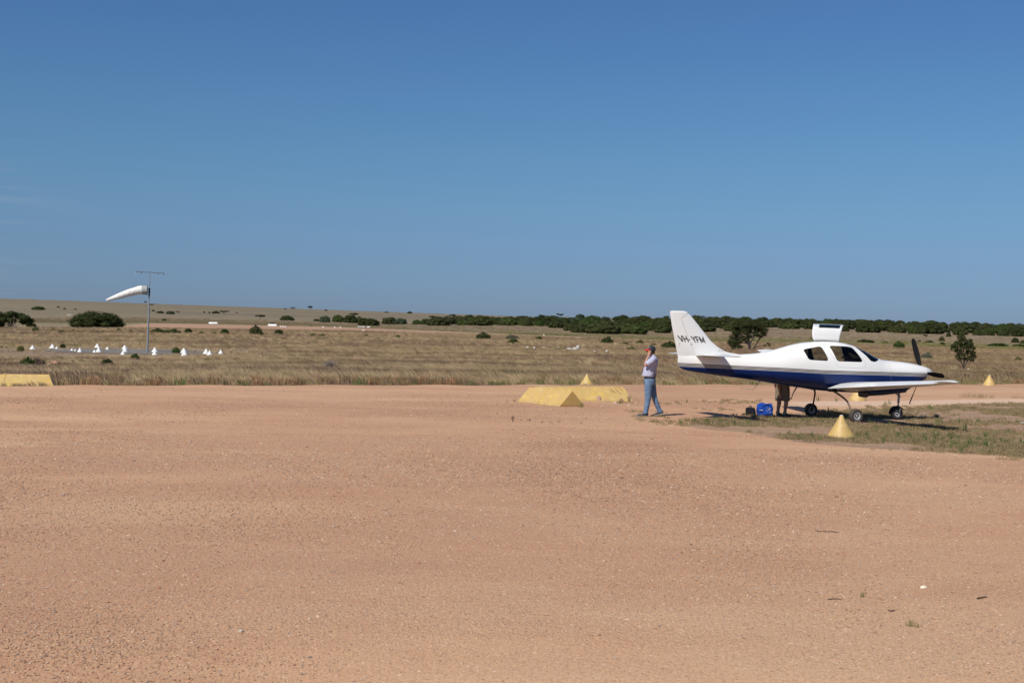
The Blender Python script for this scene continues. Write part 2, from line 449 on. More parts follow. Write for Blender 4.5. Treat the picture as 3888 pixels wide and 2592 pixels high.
Za[-2] = .02
apron = sheet('gravel_apron', Xa, Ya, Za, M_GRAVEL)
tag(apron, 'pinkish gravel apron', kind='structure')
e_, p_ = zones(Xa.ravel(), Ya.ravel())
ca = apron.data.color_attributes.new('zone', 'FLOAT_COLOR', 'POINT')
buf = np.zeros((len(e_), 4), np.float32); buf[:, 0] = e_; buf[:, 1] = p_; buf[:, 2] = stony(Xa.ravel(), Ya.ravel()); buf[:, 3] = 1
ca.data.foreach_set('color', buf.ravel())

# runway strip draped over the land
xr = np.linspace(-109, 330, 440); tr = np.linspace(0, 1, 9)
Xr, Tr = np.meshgrid(xr, tr)
lo = 340 + 2.0 * np.sin(Xr * .09) + 1.2 * np.sin(Xr * .31 + 2); hi = 389 + 1.5 * np.sin(Xr * .07 + 1)
Yr = lo + (hi - lo) * Tr
Zr = terrain(Xr, Yr) + .05
Zr[0] -= .1; Zr[-1] -= .1
tag(sheet('runway', Xr, Yr, Zr, M_RUNWAY), 'long pinkish gravel runway across the grassland', kind='structure')

# grey gravel disc under the windsock
WSY = place(559, 1339)
mb = MB()
cc = place(483, 1336)
ring = [(0, 0)] + [(r, k) for r in (2.5, 5, 7.6) for k in range(40)]
V = []
for r, k in ring:
    a = 2 * PI * k / 40; x = cc.x + r * math.cos(a) * (1.15 + .08 * math.sin(3 * a)); y = cc.y + 1.0 + r * math.sin(a) * (.80 + .08 * math.sin(5 * a + 1))
    V.append((x, y, float(terrain(x, y)) + .03))
F = [(0, 1 + k, 1 + (k + 1) % 40) for k in range(40)]
for j in range(2):
    for k in range(40):
        F.append((1 + j * 40 + k, 1 + (j + 1) * 40 + k, 1 + (j + 1) * 40 + (k + 1) % 40, 1 + j * 40 + (k + 1) % 40))
mb.add(V, F)
tag(mb.build('gravel_circle', flat('grey_gravel', (.165, .15, .135), .95, var=.25, sc=1.5, bump=.5, bd=.05)), 'grey gravel circle inside the white cones', kind='structure')

# ------------------------------------------------------------------ materials of things
M_WHITE = NT('white_paint', .28); M_WHITE.p.inputs['Coat Weight'].default_value = .25
M_WHITE.color(M_WHITE.mix(M_WHITE.mr(M_WHITE.noise(M_WHITE.tc(), 1.8, 5), .35, .75), (.78, .775, .755), (.73, .725, .70))); M_WHITE = M_WHITE.m
def livery():
    m = NT('fuselage_livery', .26); m.p.inputs['Coat Weight'].default_value = .08; m.p.inputs['Coat Roughness'].default_value = .08
    q = m.xyz(m.tc())
    pts = [(-4.3, 1.378), (-4.15, 1.373), (-2.88, 1.331), (-1.44, 1.285), (-.6, 1.248), (1.0, 1.222), (2.04, 1.200), (2.6, 1.188)]
    t = m.mr(q[0], -4.3, 2.6)
    stops = [((a + 4.3) / 6.9, ((b - 1.1) / .4,) * 3) for a, b in pts]
    zs = m.ma('ADD', m.ma('MULTIPLY', m.xyz(m.ramp(t, stops))[0], .4), 1.1)
    d = m.ma('SUBTRACT', zs, q[2])          # metres below the first line
    k = m.ma('MULTIPLY', m.ma('FRACT', m.ma('DIVIDE', d, .0275)), 1.0)
    line = m.ma('LESS_THAN', k, .68)
    inb = m.ma('MULTIPLY', m.ma('GREATER_THAN', d, 0.0), m.ma('LESS_THAN', d, .0825))
    white = m.mix(m.mr(m.noise(m.tc(), 1.5, 5), .35, .75), (.78, .775, .755), (.74, .735, .71))
    c = m.mix(m.ma('MULTIPLY', line, inb), white, (.030, .010, .012))
    c = m.mix(m.ma('GREATER_THAN', d, .0825), c, (.0025, .019, .108))
    m.color(c); m.p.inputs['Specular IOR Level'].default_value = .25
    return m.m
M_LIVERY = livery()
M_CABIN = flat('cabin_lining', (.05, .048, .045), .8)
M_BLACK = flat('black_paint', (.008, .008, .009), .7)
M_BLACK.node_tree.nodes['Principled BSDF'].inputs['Specular IOR Level'].default_value = .08
M_RIM = flat('rim_paint', (.50, .50, .51), .35, .3)
M_RUBBER = flat('tyre_rubber', (.028, .026, .025), .85, var=.3, bump=.3)
M_RUBBER_D = flat('dusty_rubber', (.060, .050, .043), .9, var=.35, bump=.3)
M_METAL = flat('brushed_metal', (.55, .55, .56), .35, .85)
M_STEEL = flat('painted_steel_leg', (.10, .065, .045), .4, .2)
M_GREYM = flat('grey_metal', (.28, .29, .30), .5, .3)
M_CHROME = flat('polished_metal', (.7, .7, .7), .15, 1.0)
M_LETTER = flat('maroon_lettering', (.025, .008, .010), .6)
def glass(name, tint=(.42, .43, .40)):
    m = NT(name); t = m.t
    tr = m.new('ShaderNodeBsdfTransparent'); tr.inputs[0].default_value = (*tint, 1)
    gl = m.new('ShaderNodeBsdfGlossy'); gl.inputs['Roughness'].default_value = .03
    fr = m.new('ShaderNodeFresnel'); fr.inputs[0].default_value = 1.35
    mx = m.new('ShaderNodeMixShader')
    m.link(fr.outputs[0], mx.inputs[0]); m.link(tr.outputs[0], mx.inputs[1]); m.link(gl.outputs[0], mx.inputs[2])
    out = [n for n in m.n if n.type == 'OUTPUT_MATERIAL'][0]
    m.link(mx.outputs[0], out.inputs[0]); m.n.remove(m.p)
    return m.m
M_GLASS = glass('tinted_window')
M_SHIELD = glass('tinted_windshield', (.16, .19, .23))

# ------------------------------------------------------------------ the aeroplane
PLANE_O = Vector((8.0466, 32.2433, 0)); PLANE_A = math.radians(15)
plane = empty('light_aircraft', PLANE_O, PLANE_A)
tag(plane, 'white and dark blue single-engine light aircraft with open gull-wing door and black propeller', 'aeroplane')
PR = Matrix.Translation(PLANE_O) @ Matrix.Rotation(PLANE_A, 4, 'Z')
def world_of(x, y, z=0.0): return PR @ Vector((x, y, z))

TOP = [(-4.17, 1.55), (-3.74, 1.566), (-3.01, 1.580), (-2.68, 1.592), (-2.456, 1.603), (-2.232, 1.619), (-2.008, 1.642), (-1.783, 1.68), (-1.49, 1.761),
       (-1.332, 1.808), (-1.105, 1.868), (-.877, 1.910), (-.605, 1.938), (-.26, 1.950), (.10, 1.938), (.326, 1.898), (.561, 1.838), (.668, 1.791), (.799, 1.736),
       (1.039, 1.608), (1.243, 1.522), (1.397, 1.500), (1.636, 1.486), (1.997, 1.454), (2.238, 1.420), (2.38, 1.390), (2.455, 1.372)]
BOT = [(-4.17, 1.30), (-4.11, 1.245), (-4.04, 1.21), (-3.95, 1.188), (-3.66, 1.146), (-3.22, 1.088), (-2.78, 1.037), (-2.33, .985), (-1.88, .925), (-1.57, .875), (-1.195, .825),
       (-.80, .775), (-.46, .735), (-.1, .708), (.2, .692), (.6, .682), (1.2, .685), (1.6, .70), (1.9, .738), (2.1, .80), (2.3, .90), (2.455, .995)]
WID = [(-4.17, .022), (-4.0, .045), (-3.5, .12), (-3.0, .195), (-2.5, .275), (-2.0, .36), (-1.5, .44), (-1.0, .50), (-.5, .545), (0, .56), (.5, .555), (1.0, .52), (1.5, .47), (2.0, .405), (2.3, .35), (2.455, .305)]
def curve(tab, x, k=.10):
    a = np.array(tab); xs_ = x + np.linspace(-k, k, 5)
    return float(np.mean(np.interp(xs_, a[:, 0], a[:, 1])))
def fus(x, t, inset=0.0):
    k = min(.10, max(.0, x + 4.17), max(0, 2.455 - x))
    zt, zb, w = curve(TOP, x, k), curve(BOT, x, k), curve(WID, x, k)
    zm = zb + (zt - zb) * .46
    c, s_ = math.cos(t), math.sin(t)
    n = 2.0 + .5 * min(1, max(0, (x + 3.5) / 2))
    nu = 2.0 + .25 * min(1, max(0, (x + 2.5) / 2)); e = 2 / (nu if s_ > 0 else n)
    y = math.copysign(abs(c) ** (2 / n if s_ < 0 else 2 / nu), c) * (w - inset)
    z = zm + ((zt - inset - zm) if s_ > 0 else (zm - zb - inset)) * math.copysign(abs(s_) ** e, s_)
    return (x, y, z)
FX = np.concatenate([np.linspace(-4.17, -3.9, 6)[:-1], np.linspace(-3.9, -1.4, 30)[:-1], np.linspace(-1.4, 1.4, 80)[:-1], np.linspace(1.4, 2.455, 22)])
NR = 80
def fus_mesh(inset=0.0):
    V = [fus(x, 2 * PI * k / NR, inset) for x in FX for k in range(NR)]
    F = [(i * NR + k, i * NR + (k + 1) % NR, (i + 1) * NR + (k + 1) % NR, (i + 1) * NR + k) for i in range(len(FX) - 1) for k in range(NR)]
    return V, F
V, F = fus_mesh()
F.append(tuple(range(NR))[::-1]); F.append(tuple(range((len(FX) - 1) * NR, len(FX) * NR)))
REAR = [(-1.082, 1.722), (-1.065, 1.745), (-1.025, 1.762), (-.70, 1.820), (-.64, 1.824), (-.59, 1.802), (-.56, 1.77), (-.425, 1.565), (-.405, 1.52), (-.41, 1.492), (-.44, 1.477), (-.88, 1.494), (-.93, 1.514), (-.96, 1.545)]
FRONT = [(-.372, 1.815), (-.36, 1.838), (-.318, 1.848), (-.096, 1.846), (.10, 1.836), (.195, 1.822), (.254, 1.80), (.313, 1.752), (.407, 1.655), (.525, 1.515), (.535, 1.48), (.504, 1.458), (-.12, 1.469), (-.154, 1.49), (-.19, 1.53)]
SHIELD = [(.50, 2.1), (.47, 1.86), (.475, 1.80), (.553, 1.712), (.656, 1.616), (.725, 1.530), (.767, 1.485), (.853, 1.466), (.937, 1.472), (1.03, 1.500), (1.12, 1.530), (1.262, 1.538), (1.27, 2.1)]
DOOR = [(-.46, 2.2), (-.50, 1.93), (-.46, 1.84), (-.22, 1.42), (-.16, 1.33), (-.05, 1.30), (.50, 1.29), (.60, 1.33), (.63, 1.42), (.50, 1.62), (.38, 1.78), (.27, 1.88), (.24, 1.95), (.22, 2.2)]
def side_y(x, z):
    lo_t, hi_t = -PI / 2, PI / 2
    for _ in range(30):
        m_ = (lo_t + hi_t) / 2
        if fus(x, m_)[2] < z: lo_t = m_
        else: hi_t = m_
    return abs(fus(x, lo_t)[1])
def wrap(poly, y_as):
    out = []
    for x, z in poly:
        q = x
        for _ in range(6): q = x + .54 * (y_as - side_y(q, z)) if z < 2 else x
        out.append((q, z))
    return out
REAR = wrap(REAR, .46); FRONT = wrap(FRONT, .46)
def prism_obj(poly, y0, y1):
    n = len(poly); V = [(x, y0, z) for x, z in poly] + [(x, y1, z) for x, z in poly]
    F = [tuple(range(n)), tuple(range(n, 2 * n))[::-1]] + [(i, i + n, (i + 1) % n + n, (i + 1) % n) for i in range(n)]
    me = bpy.data.meshes.new('cut'); me.from_pydata(V, [], F)
    bm = bmesh.new(); bm.from_mesh(me); bmesh.ops.recalc_face_normals(bm, faces=bm.faces); bm.to_mesh(me); bm.free()
    return bpy.data.objects.new('cut', me)
mb = MB(); mb.add(V, F)
body = mb.build('fuselage', M_LIVERY, None, smooth=False, fix=True)
body.data.materials.append(M_CABIN)
sol = body.modifiers.new('s', 'SOLIDIFY'); sol.thickness = .022; sol.offset = -1; sol.material_offset = 1; sol.material_offset_rim = 0
cuts = []
for poly, y0, y1 in ((REAR, -1, 1), (FRONT, -1, 0), (SHIELD, -1, 1), (DOOR, .08, 1)):
    c = prism_obj(poly, y0, y1); COL.objects.link(c); cuts.append(c)
    b = body.modifiers.new('b', 'BOOLEAN'); b.operation = 'DIFFERENCE'; b.object = c; b.solver = 'EXACT'
bpy.context.view_layer.update()
dg = bpy.context.evaluated_depsgraph_get()
me2 = bpy.data.meshes.new_from_object(body.evaluated_get(dg))
body.modifiers.clear(); old = body.data; body.data = me2; me2.name = 'fuselage'; bpy.data.meshes.remove(old)
for c in cuts: mm = c.data; bpy.data.objects.remove(c); bpy.data.meshes.remove(mm)
me2.polygons.foreach_set('use_smooth', np.ones(len(me2.polygons), dtype=bool)); me2.set_sharp_from_angle(angle=math.radians(32))
body.parent = plane

def in_poly(x, z, poly):
    r = False; n = len(poly)
    for i in range(n):
        x1, z1 = poly[i]; x2, z2 = poly[(i + 1) % n]
        if (z1 > z) != (z2 > z) and x < (x2 - x1) * (z - z1) / (z2 - z1) + x1: r = not r
    return r
def grow(poly, d):
    cx_ = sum(p[0] for p in poly) / len(poly); cz_ = sum(p[1] for p in poly) / len(poly)
    return [(x + math.copysign(d, x - cx_), z + math.copysign(d, z - cz_)) for x, z in poly]
Vg, Fg = fus_mesh(.011)
def pane(name, poly, side, mat):
    g = grow(poly, .022); keep = []
    for f in Fg:
        c = [sum(Vg[i][k] for i in f) / 4 for k in range(3)]
        if side and c[1] * side < 0: continue
        if in_poly(c[0], c[2], g): keep.append(f)
    ids = sorted({i for f in keep for i in f}); mp = {i: j for j, i in enumerate(ids)}
    me = np_mesh(name, [Vg[i] for i in ids], [tuple(mp[i] for i in f) for f in keep])
    return mesh_obj(name, me, plane, mat)
pane('rear_window', REAR, -1, M_GLASS); pane('rear_window', REAR, 1, M_GLASS)
pane('front_window', FRONT, -1, M_GLASS)
SH2 = [p for p in SHIELD if p[1] < 2] ; SH2 = [(.45, 2.1), (.45, 1.86)] + SHIELD[2:-1] + [(1.285, 1.545), (1.285, 2.1)]
pane('windshield', [(x, z if z > 1.9 else z - .02) for x, z in SH2], 0, M_SHIELD)

# hairline seams of the cowling and the near cabin door
def seam(pts, w=.0045):
    mb = MB(); V = []
    for i, (x, z) in enumerate(pts):
        a_ = pts[max(0, i - 1)]; b_ = pts[min(len(pts) - 1, i + 1)]; d = Vector((b_[0] - a_[0], b_[1] - a_[1])).normalized()
        for s_ in (-1, 1): xx, zz = x - d.y * w / 2 * s_, z + d.x * w / 2 * s_; V.append((xx, -side_y(xx, zz) - .0012, zz))
    mb.add(V, [(2 * i, 2 * i + 1, 2 * i + 3, 2 * i + 2) for i in range(len(pts) - 1)])
    tag(mb.build('panel_seam', M_GREYM, plane, smooth=False, fix=False), kind='stuff')
def dens_(pts, k=6): return [(a[0] + (b[0] - a[0]) * j / k, a[1] + (b[1] - a[1]) * j / k) for a, b in zip(pts, pts[1:]) for j in range(k)] + [pts[-1]]
seam(dens_([(1.36, 1.46), (1.33, 1.35), (1.32, 1.10), (1.34, .80)]))
seam(dens_([(1.33, 1.235), (1.9, 1.225), (2.42, 1.21)], 8), .003)
seam(dens_([(-.47, 1.88), (-.44, 1.80), (-.24, 1.46), (-.20, 1.36), (-.12, 1.32), (.48, 1.31), (.57, 1.35), (.59, 1.44), (.48, 1.60), (.36, 1.76), (.27, 1.86)], 5), .004)
# belly scoop under the cowling
mb = MB()
secs = [(.84, .56, .66, .25), (.88, .60, .66, .26), (1.3, .622, .69, .26), (1.93, .69, .74, .23), (1.935, .72, .76, .22), (2.09, .80, .82, .19)]
V = []; n = 16
for x, zb, zt, w in secs:
    for k in range(n):
        a = 2 * PI * k / n; c_, s_ = math.cos(a), math.sin(a)
        V.append((x, math.copysign(abs(c_) ** .5, c_) * w, (zb + zt) / 2 + .04 + math.copysign(abs(s_) ** .5, s_) * ((zt - zb) / 2 + .04)))
F = [(i * n + k, i * n + (k + 1) % n, (i + 1) * n + (k + 1) % n, (i + 1) * n + k) for i in range(len(secs) - 1) for k in range(n)] + [tuple(range(n))[::-1], tuple(range((len(secs) - 1) * n, len(secs) * n))]
mb.add(V, F); mb.build('cooling_outlet', flat('cowl_painted_shade', (.02, .022, .03), .5), plane)  # dark blue cowl underside, its shade put into the near-black colour
# cowl seam and screws
mb = MB()
for k in range(9):
    x = 1.05 + k * .15
    p = fus(x, PI + .02); mb.lathe([(.006, -.001), (.006, .0)], (x, p[1] - .001, curve([(1.0, 1.245), (2.4, 1.215)], x)), 'Y', 8)
tag(mb.build('cowl_screws', M_GREYM, plane), kind='stuff')

def naca(t, n=14, camber=.015):
    xs_ = [(1 - math.cos(PI * i / n)) / 2 for i in range(n + 1)]
    def yt(x): return 5 * t * (.2969 * math.sqrt(x) - .126 * x - .3516 * x * x + .2843 * x ** 3 - .1015 * x ** 4)
    def yc(x): return camber * 4 * x * (1 - x)
    up = [(x, yc(x) + yt(x)) for x in xs_]; lo_ = [(x, yc(x) - yt(x)) for x in xs_]
    return up, lo_, yt, yc
def section(le, te, t, x0, x1, n=12, droop=0.0, camber=.015):
    """closed loop of airfoil between chord fractions x0..x1; le, te = 3D points"""
    _, _, yt, yc = naca(t, 4, camber)
    L = te - le; ch = L.length
    xs_ = [x0 + (x1 - x0) * (1 - math.cos(PI * i / n)) / 2 for i in range(n + 1)]
    loop = [(x, yc(x) + yt(x)) for x in xs_] + [(x, yc(x) - yt(x)) for x in reversed(xs_)]
    return [le + L * x + Vector((0, 0, 1)) * (z * ch - droop * max(0, x - x0)) for x, z in loop]
def loft(mb, secs):
    n = len(secs[0]); V = [p for s_ in secs for p in s_]
    F = [(i * n + k, i * n + (k + 1) % n, (i + 1) * n + (k + 1) % n, (i + 1) * n + k) for i in range(len(secs) - 1) for k in range(n)]
    F += [tuple(range(n))[::-1], tuple(range((len(secs) - 1) * n, len(secs) * n))]
    mb.add(V, F)

def wing(side, ztip):
    def le(y): a = (y - .45) / 3.95; return Vector((.80 - .17 * a, side * y, .832 + (ztip - .845) * a))
    def te(y): a = (y - .45) / 3.95; return Vector((-.43 + .48 * a, side * y, .835 + (ztip - .835) * a))
    def th(y): return .185 - .04 * (y - .45) / 3.95
    mb = MB(); ysec = [.30, .6, 1.2, 2.0, 3.0, 4.28]
    loft(mb, [section(le(y), te(y), th(y), 0, .72) for y in ysec])
    w = mb.build('wing', M_WHITE, plane, angle=30)
    for nm, a, b in (('flap', .50, 2.42), ('aileron', 2.435, 4.26)):
        mb = MB(); loft(mb, [section(le(y), te(y), th(y), .728, 1.0, 6, droop=.13) for y in np.linspace(a, b, 4)])
        mb.build(nm, M_WHITE, w, angle=30)
    mb = MB(); S_ = [section(le(4.285), te(4.285), th(4.2), 0, 1)]
    for k in range(1, 7):
        q = k / 6; y = 4.285 + .17 * q; sh = math.sqrt(max(.02, 1 - q ** 2.2))
        L, T = le(y), te(y); L = L + (T - L) * (.30 * (1 - sh)); T = T
        S_.append(section(L, T, th(4) * (.25 + .75 * sh), 0, 1, camber=.015 + .02 * q))
    loft(mb, S_); mb.build('wing_tip', M_WHITE, w, angle=30)
    mb = MB(); p = le(4.36); mb.lathe([(.001, -.05), (.012, -.03), (.017, 0), (.012, .03), (.001, .045)], (p.x - .03, p.y, p.z), 'X', 10)
    mb.build('navigation_light', flat('nav_light_%s' % ('green' if side < 0 else 'red'), (.25, .32, .36) if side < 0 else (.6, .1, .08), .15), w)
    return w
wing(-1, 1.135); wing(1, 1.64)

# fin and rudder
FIN_LE = [(1.603, -2.50), (1.612, -2.72), (1.655, -2.925), (1.774, -3.149), (1.915, -3.329), (2.196, -3.577), (2.476, -3.824), (2.596, -3.947), (2.618, -3.985), (2.626, -4.05)]
FIN_TE = [(1.40, -4.152), (1.567, -4.186), (1.84, -4.246), (2.243, -4.342), (2.58, -4.402), (2.612, -4.395), (2.626, -4.36)]
HINGE = [(1.40, -3.70), (1.562, -3.739), (1.785, -3.831), (1.987, -3.934), (2.39, -4.106), (2.45, -4.118), (2.56, -3.972), (2.63, -3.90)]
def it(tab, z): a = np.array(tab); return float(np.interp(z, a[:, 0], a[:, 1]))
def fin_half(x, z):
    l, t = it(FIN_LE, z), it(FIN_TE, z); l2 = min(l, -3.05)
    s_ = (l - x) / max(1e-4, (l - t)); s_ = min(1, max(0, s_))
    tm = .062 - .022 * (z - 1.55) / 1.07
    if z > 2.6: tm *= max(.3, 1 - (z - 2.6) / .03 * .6)
    return max(.003, tm * min(1.0, 3.1 * (math.sqrt(s_) * .62 - s_ * .22 - s_ * s_ * .36)))
def fin_part(name, zs_, a_of, b_of, par):
    mb = MB(); S_ = []; n = 14
    for z in zs_:
        a, b = a_of(z), b_of(z); xs_ = [a + (b - a) * (1 - math.cos(PI * i / n)) / 2 for i in range(n + 1)]
        S_.append([Vector((x, -fin_half(x, z), z)) for x in xs_] + [Vector((x, fin_half(x, z), z)) for x in reversed(xs_)])
    loft(mb, S_); return mb.build(name, M_WHITE, par, angle=35)
zf = list(np.linspace(1.50, 2.56, 40))
fin_part('fin', zf, lambda z: it(FIN_LE, max(z, 1.603)), lambda z: it(HINGE, z) + .001, plane)
zr_ = list(np.linspace(1.42, 2.58, 40)) + [2.60, 2.612, 2.621, 2.626]
rud = fin_part('rudder', zr_, lambda z: min(it(HINGE, z) - .003, it(FIN_LE, max(z, 1.603)) - .001), lambda z: it(FIN_TE, z), plane)
# trim tab outline and hinge horns as thin recessed strips
mb = MB()
def strip(p, q, w=.003):
    p = Vector((p[0], 0, p[1])); q = Vector((q[0], 0, q[1])); d = (q - p).normalized(); nrm = Vector((-d.z, 0, d.x)) * w / 2
    V = []
    for t in (0, .5, 1):
        c = p.lerp(q, t); y = -fin_half(c.x, c.z) - .0015
        V += [c + nrm + Vector((0, y, 0)), c - nrm + Vector((0, y, 0))]
    mb.add(V, [(0, 1, 3, 2), (2, 3, 5, 4)])
strip((-4.27, 1.975), (-4.184, 1.987)); strip((-4.184, 1.987), (-4.147, 1.76)); strip((-4.147, 1.76), (-4.225, 1.75))
strip((-4.105, 2.40), (-3.935, 1.99), .004); strip((-3.935, 1.99), (-3.745, 1.60), .004); strip((-3.97, 2.555), (-4.112, 2.455), .004)
strip((-3.118, 1.70), (-2.99, 1.665), .008); strip((-3.118, 1.70), (-3.112, 1.645), .008)
tag(mb.build('panel_seams', M_GREYM, plane, smooth=False, fix=False), kind='stuff')
for c_, d_ in (((-3.887, -.07, 1.88), (.012, .02, .025)), ((-4.165, -.03, 1.86), (.008, .02, .02))):
    mb = MB(); mb.box(c_, d_); mb.build('hinge_horn', M_WHITE, plane)

# registration lettering
# each letter is a set of strokes in a unit box; (advance, strokes)
GLY = {'V': (.70, [((0, 1), (.35, 0)), ((.70, 1), (.35, 0))]), 'H': (.62, [((0, 0), (0, 1)), ((.62, 0), (.62, 1)), ((0, .52), (.62, .52))]),
       '-': (.30, [((0, .40), (.30, .40))]), ' ': (.10, []), 'Y': (.66, [((0, 1), (.33, .46)), ((.66, 1), (.33, .46)), ((.33, .46), (.33, 0))]),
       'F': (.52, [((0, 0), (0, 1)), ((0, .96), (.52, .96)), ((0, .52), (.44, .52))]), 'M': (.78, [((0, 0), (0, 1)), ((.78, 0), (.78, 1)), ((0, 1), (.39, .12)), ((.78, 1), (.39, .12))])}
text = 'VH- YFM'; gap = .20
total = sum(GLY[c][0] for c in text) + gap * (len(text) - 1)
tl, tr_, br, bl = Vector((-4.205, 2.035)), Vector((-3.560, 2.008)), Vector((-3.486, 1.862)), Vector((-4.115, 1.886))
pen = 0.0
for c in text:
    adv, strokes = GLY[c]; mb = MB()
    for j, (p0, p1) in enumerate(strokes):
        q = []
        for (gx, gy) in (p0, p1):
            s_, t_ = (pen + gx) / total, gy; q.append((bl.lerp(br, s_)).lerp(tl.lerp(tr_, s_), t_))
        d = (q[1] - q[0]).normalized(); nrm = Vector((-d.y, d.x)) * .0115; k = 5; V = []
        for i in range(k + 1):
            m_ = q[0].lerp(q[1], i / k)
            for sg in (-1, 1):
                r_ = m_ + nrm * sg; V.append((r_.x, -fin_half(r_.x, r_.y) - .0030 - .0005 * j, r_.y))
        mb.add(V, [(2 * i, 2 * i + 1, 2 * i + 3, 2 * i + 2) for i in range(k)])
    if strokes: mb.build('registration_letter', M_LETTER, plane, smooth=False, fix=False)
    pen += adv + gap

# tailplane
for side in (-1, 1):
    def le(y): a = y / 1.75; return Vector((-3.02 - .30 * a, side * y, 1.572 + .006 * a))
    def te(y): a = y / 1.75; return Vector((-3.745 - .005 * a, side * y, 1.568 + .006 * a))
    mb = MB(); S_ = [section(le(y), te(y), .09, 0, .64, camber=0) for y in (0.02, .5, 1.1, 1.70)]
    loft(mb, S_); st = mb.build('tailplane', M_WHITE, plane, angle=30)
    mb = MB(); loft(mb, [section(le(y), te(y), .09, .648, 1.0, 6, camber=0) for y in (0.05, .5, 1.1, 1.70)])
    mb.build('elevator', M_WHITE, st, angle=30)
    mb = MB(); S_ = []
    for q in (0, .35, .65, .85, 1):
        y = 1.705 + .06 * q; sh = math.sqrt(max(.02, 1 - q * q))
        L, T = le(y), te(y); L = L + (T - L) * (.15 * (1 - sh))
        S_.append(section(L, T, .09 * (.2 + .8 * sh), 0, 1, camber=0))
    loft(mb, S_); mb.build('tailplane_tip', M_WHITE, st, angle=30)

# open gull-wing door on the far side
DS = [(.10, 1.945), (.105, 2.02), (.12, 2.12), (.145, 2.22), (.19, 2.285), (.26, 2.325), (.36, 2.355), (.48, 2.375), (.60, 2.382)]
DX0 = [-.475, -.53, -.545, -.54, -.538, -.537, -.535, -.53, -.525]
DX1 = [.215, .225, .245, .275, .295, .305, .32, .335, .345]
nd = 24
Vd = []
for (y, z), a, b in zip(DS, DX0, DX1):
    a += .54 * (y - .10); b += .54 * (y - .10) - .02
    for k in range(nd + 1):
        t = k / nd; arch = .018 * math.sin(PI * t) * (1 if z < 1.96 else .3)
        Vd.append((a + (b - a) * t, y, z + arch + (.012 * (1 - t) - .006)))
Fd = []; Fgd = []
for i in range(len(DS) - 1):
    for k in range(nd):
        f = (i * (nd + 1) + k, i * (nd + 1) + k + 1, (i + 1) * (nd + 1) + k + 1, (i + 1) * (nd + 1) + k)
        (Fgd if (i >= 4 and 5 <= k <= 21 and i < 7) else Fd).append(f)
me = np_mesh('gull_wing_door', Vd, Fd); dr = mesh_obj('gull_wing_door', me, plane, M_WHITE)
me.materials.append(M_CABIN)
s_ = dr.modifiers.new('thickness', 'SOLIDIFY'); s_.thickness = .03; s_.offset = -1
ids = sorted({i for f in Fgd for i in f}); mp = {i: j for j, i in enumerate(ids)}
me = np_mesh('door_window', [Vd[i] for i in ids], [tuple(mp[i] for i in f) for f in Fgd]); mesh_obj('door_window', me, dr, M_SHIELD)
mb = MB(); mb.tube([(-.1, .12, 1.93), (-.08, .4, 2.30)], .009, 8); mb.build('door_strut', M_METAL, dr)

# cabin
cabin_m = flat('seat_leather', (.035, .03, .028), .7)
for side in (-1, 1):
    for x in (-.22, -1.0):
        st = empty('seat', (0, 0, 0)); st.parent = plane
        mb = MB(); mb.box((x + .18, side * .25, 1.08), (.45, .40, .12)); c = mb.build('seat_cushion', cabin_m, st, bevel=.03)
        mb = MB(); mb.box((x - .07, side * .25, 1.28), (.10, .38, .44), Matrix.Rotation(math.radians(-14), 3, 'Y')); mb.build('backrest', cabin_m, st, bevel=.03)
mb = MB(); mb.box((.58, 0, 1.36), (.12, .86, .36)); mb.box((.62, 0, 1.545), (.40, .74, .06), Matrix.Rotation(math.radians(4), 3, 'Y'))
mb.build('instrument_panel', M_CABIN, plane, bevel=.02)
mb = MB(); mb.box((-.15, 0, .98), (1.7, .60, .03)); mb.build('cabin_floor', M_CABIN, plane)
mb = MB(); mb.tube([(-1.28, -.2, 1.1), (-1.28, -.2, 1.6)], .2, 12); 
mb = MB(); V = [fus(-1.3, 2 * PI * k / 40, .03) for k in range(40)]; mb.add(V, [tuple(range(40))]); mb.build('baggage_bulkhead', M_CABIN, plane, fix=False)

# propeller and spinner
hub = Vector((2.50, 0, 1.185))
mb = MB(); prof = []
for i in range(15):
    q = i / 14; prof.append((.176 * max(0, 1 - q ** 1.45) ** .80, q * .335))
mb.lathe([(.168, -.035), (.176, -.01)] + prof[1:], (hub.x - .03, 0, hub.z), 'X', 36)
sp = mb.build('spinner', M_WHITE, plane, angle=60)
for v in sp.data.vertices:
    q = max(0, (v.co.x - 2.47) / .335); v.co.z += .04 * q
for j, ang in enumerate((-27.3, 92.0, -146.2)):
    a = math.radians(ang)
    d = Vector((0, -math.sin(a), math.cos(a)))
    side_ = Vector((0, -math.cos(a), -math.sin(a)))
    mb = MB(); S_ = []
    for r, ch, tw, th_ in ((.13, .075, 62, .45), (.22, .085, 55, .30), (.35, .125, 44, .14), (.5, .150, 36, .10), (.65, .150, 31, .085), (.8, .140, 27, .075), (.92, .118, 24, .07), (.97, .085, 23, .07), (.985, .035, 23, .07)):
        twr = math.radians(tw)
        cd = (side_ * math.cos(twr) + Vector((1, 0, 0)) * math.sin(twr)); nd_ = d.cross(cd)
        c = hub + d * r; L = []
        for k in range(14):
            q = 2 * PI * k / 14; L.append(c + cd * math.cos(q) * ch / 2 + nd_ * math.sin(q) * ch * th_ / 2)
        S_.append(L)
    loft(mb, S_); mb.build('propeller_blade', M_BLACK, plane, angle=50)

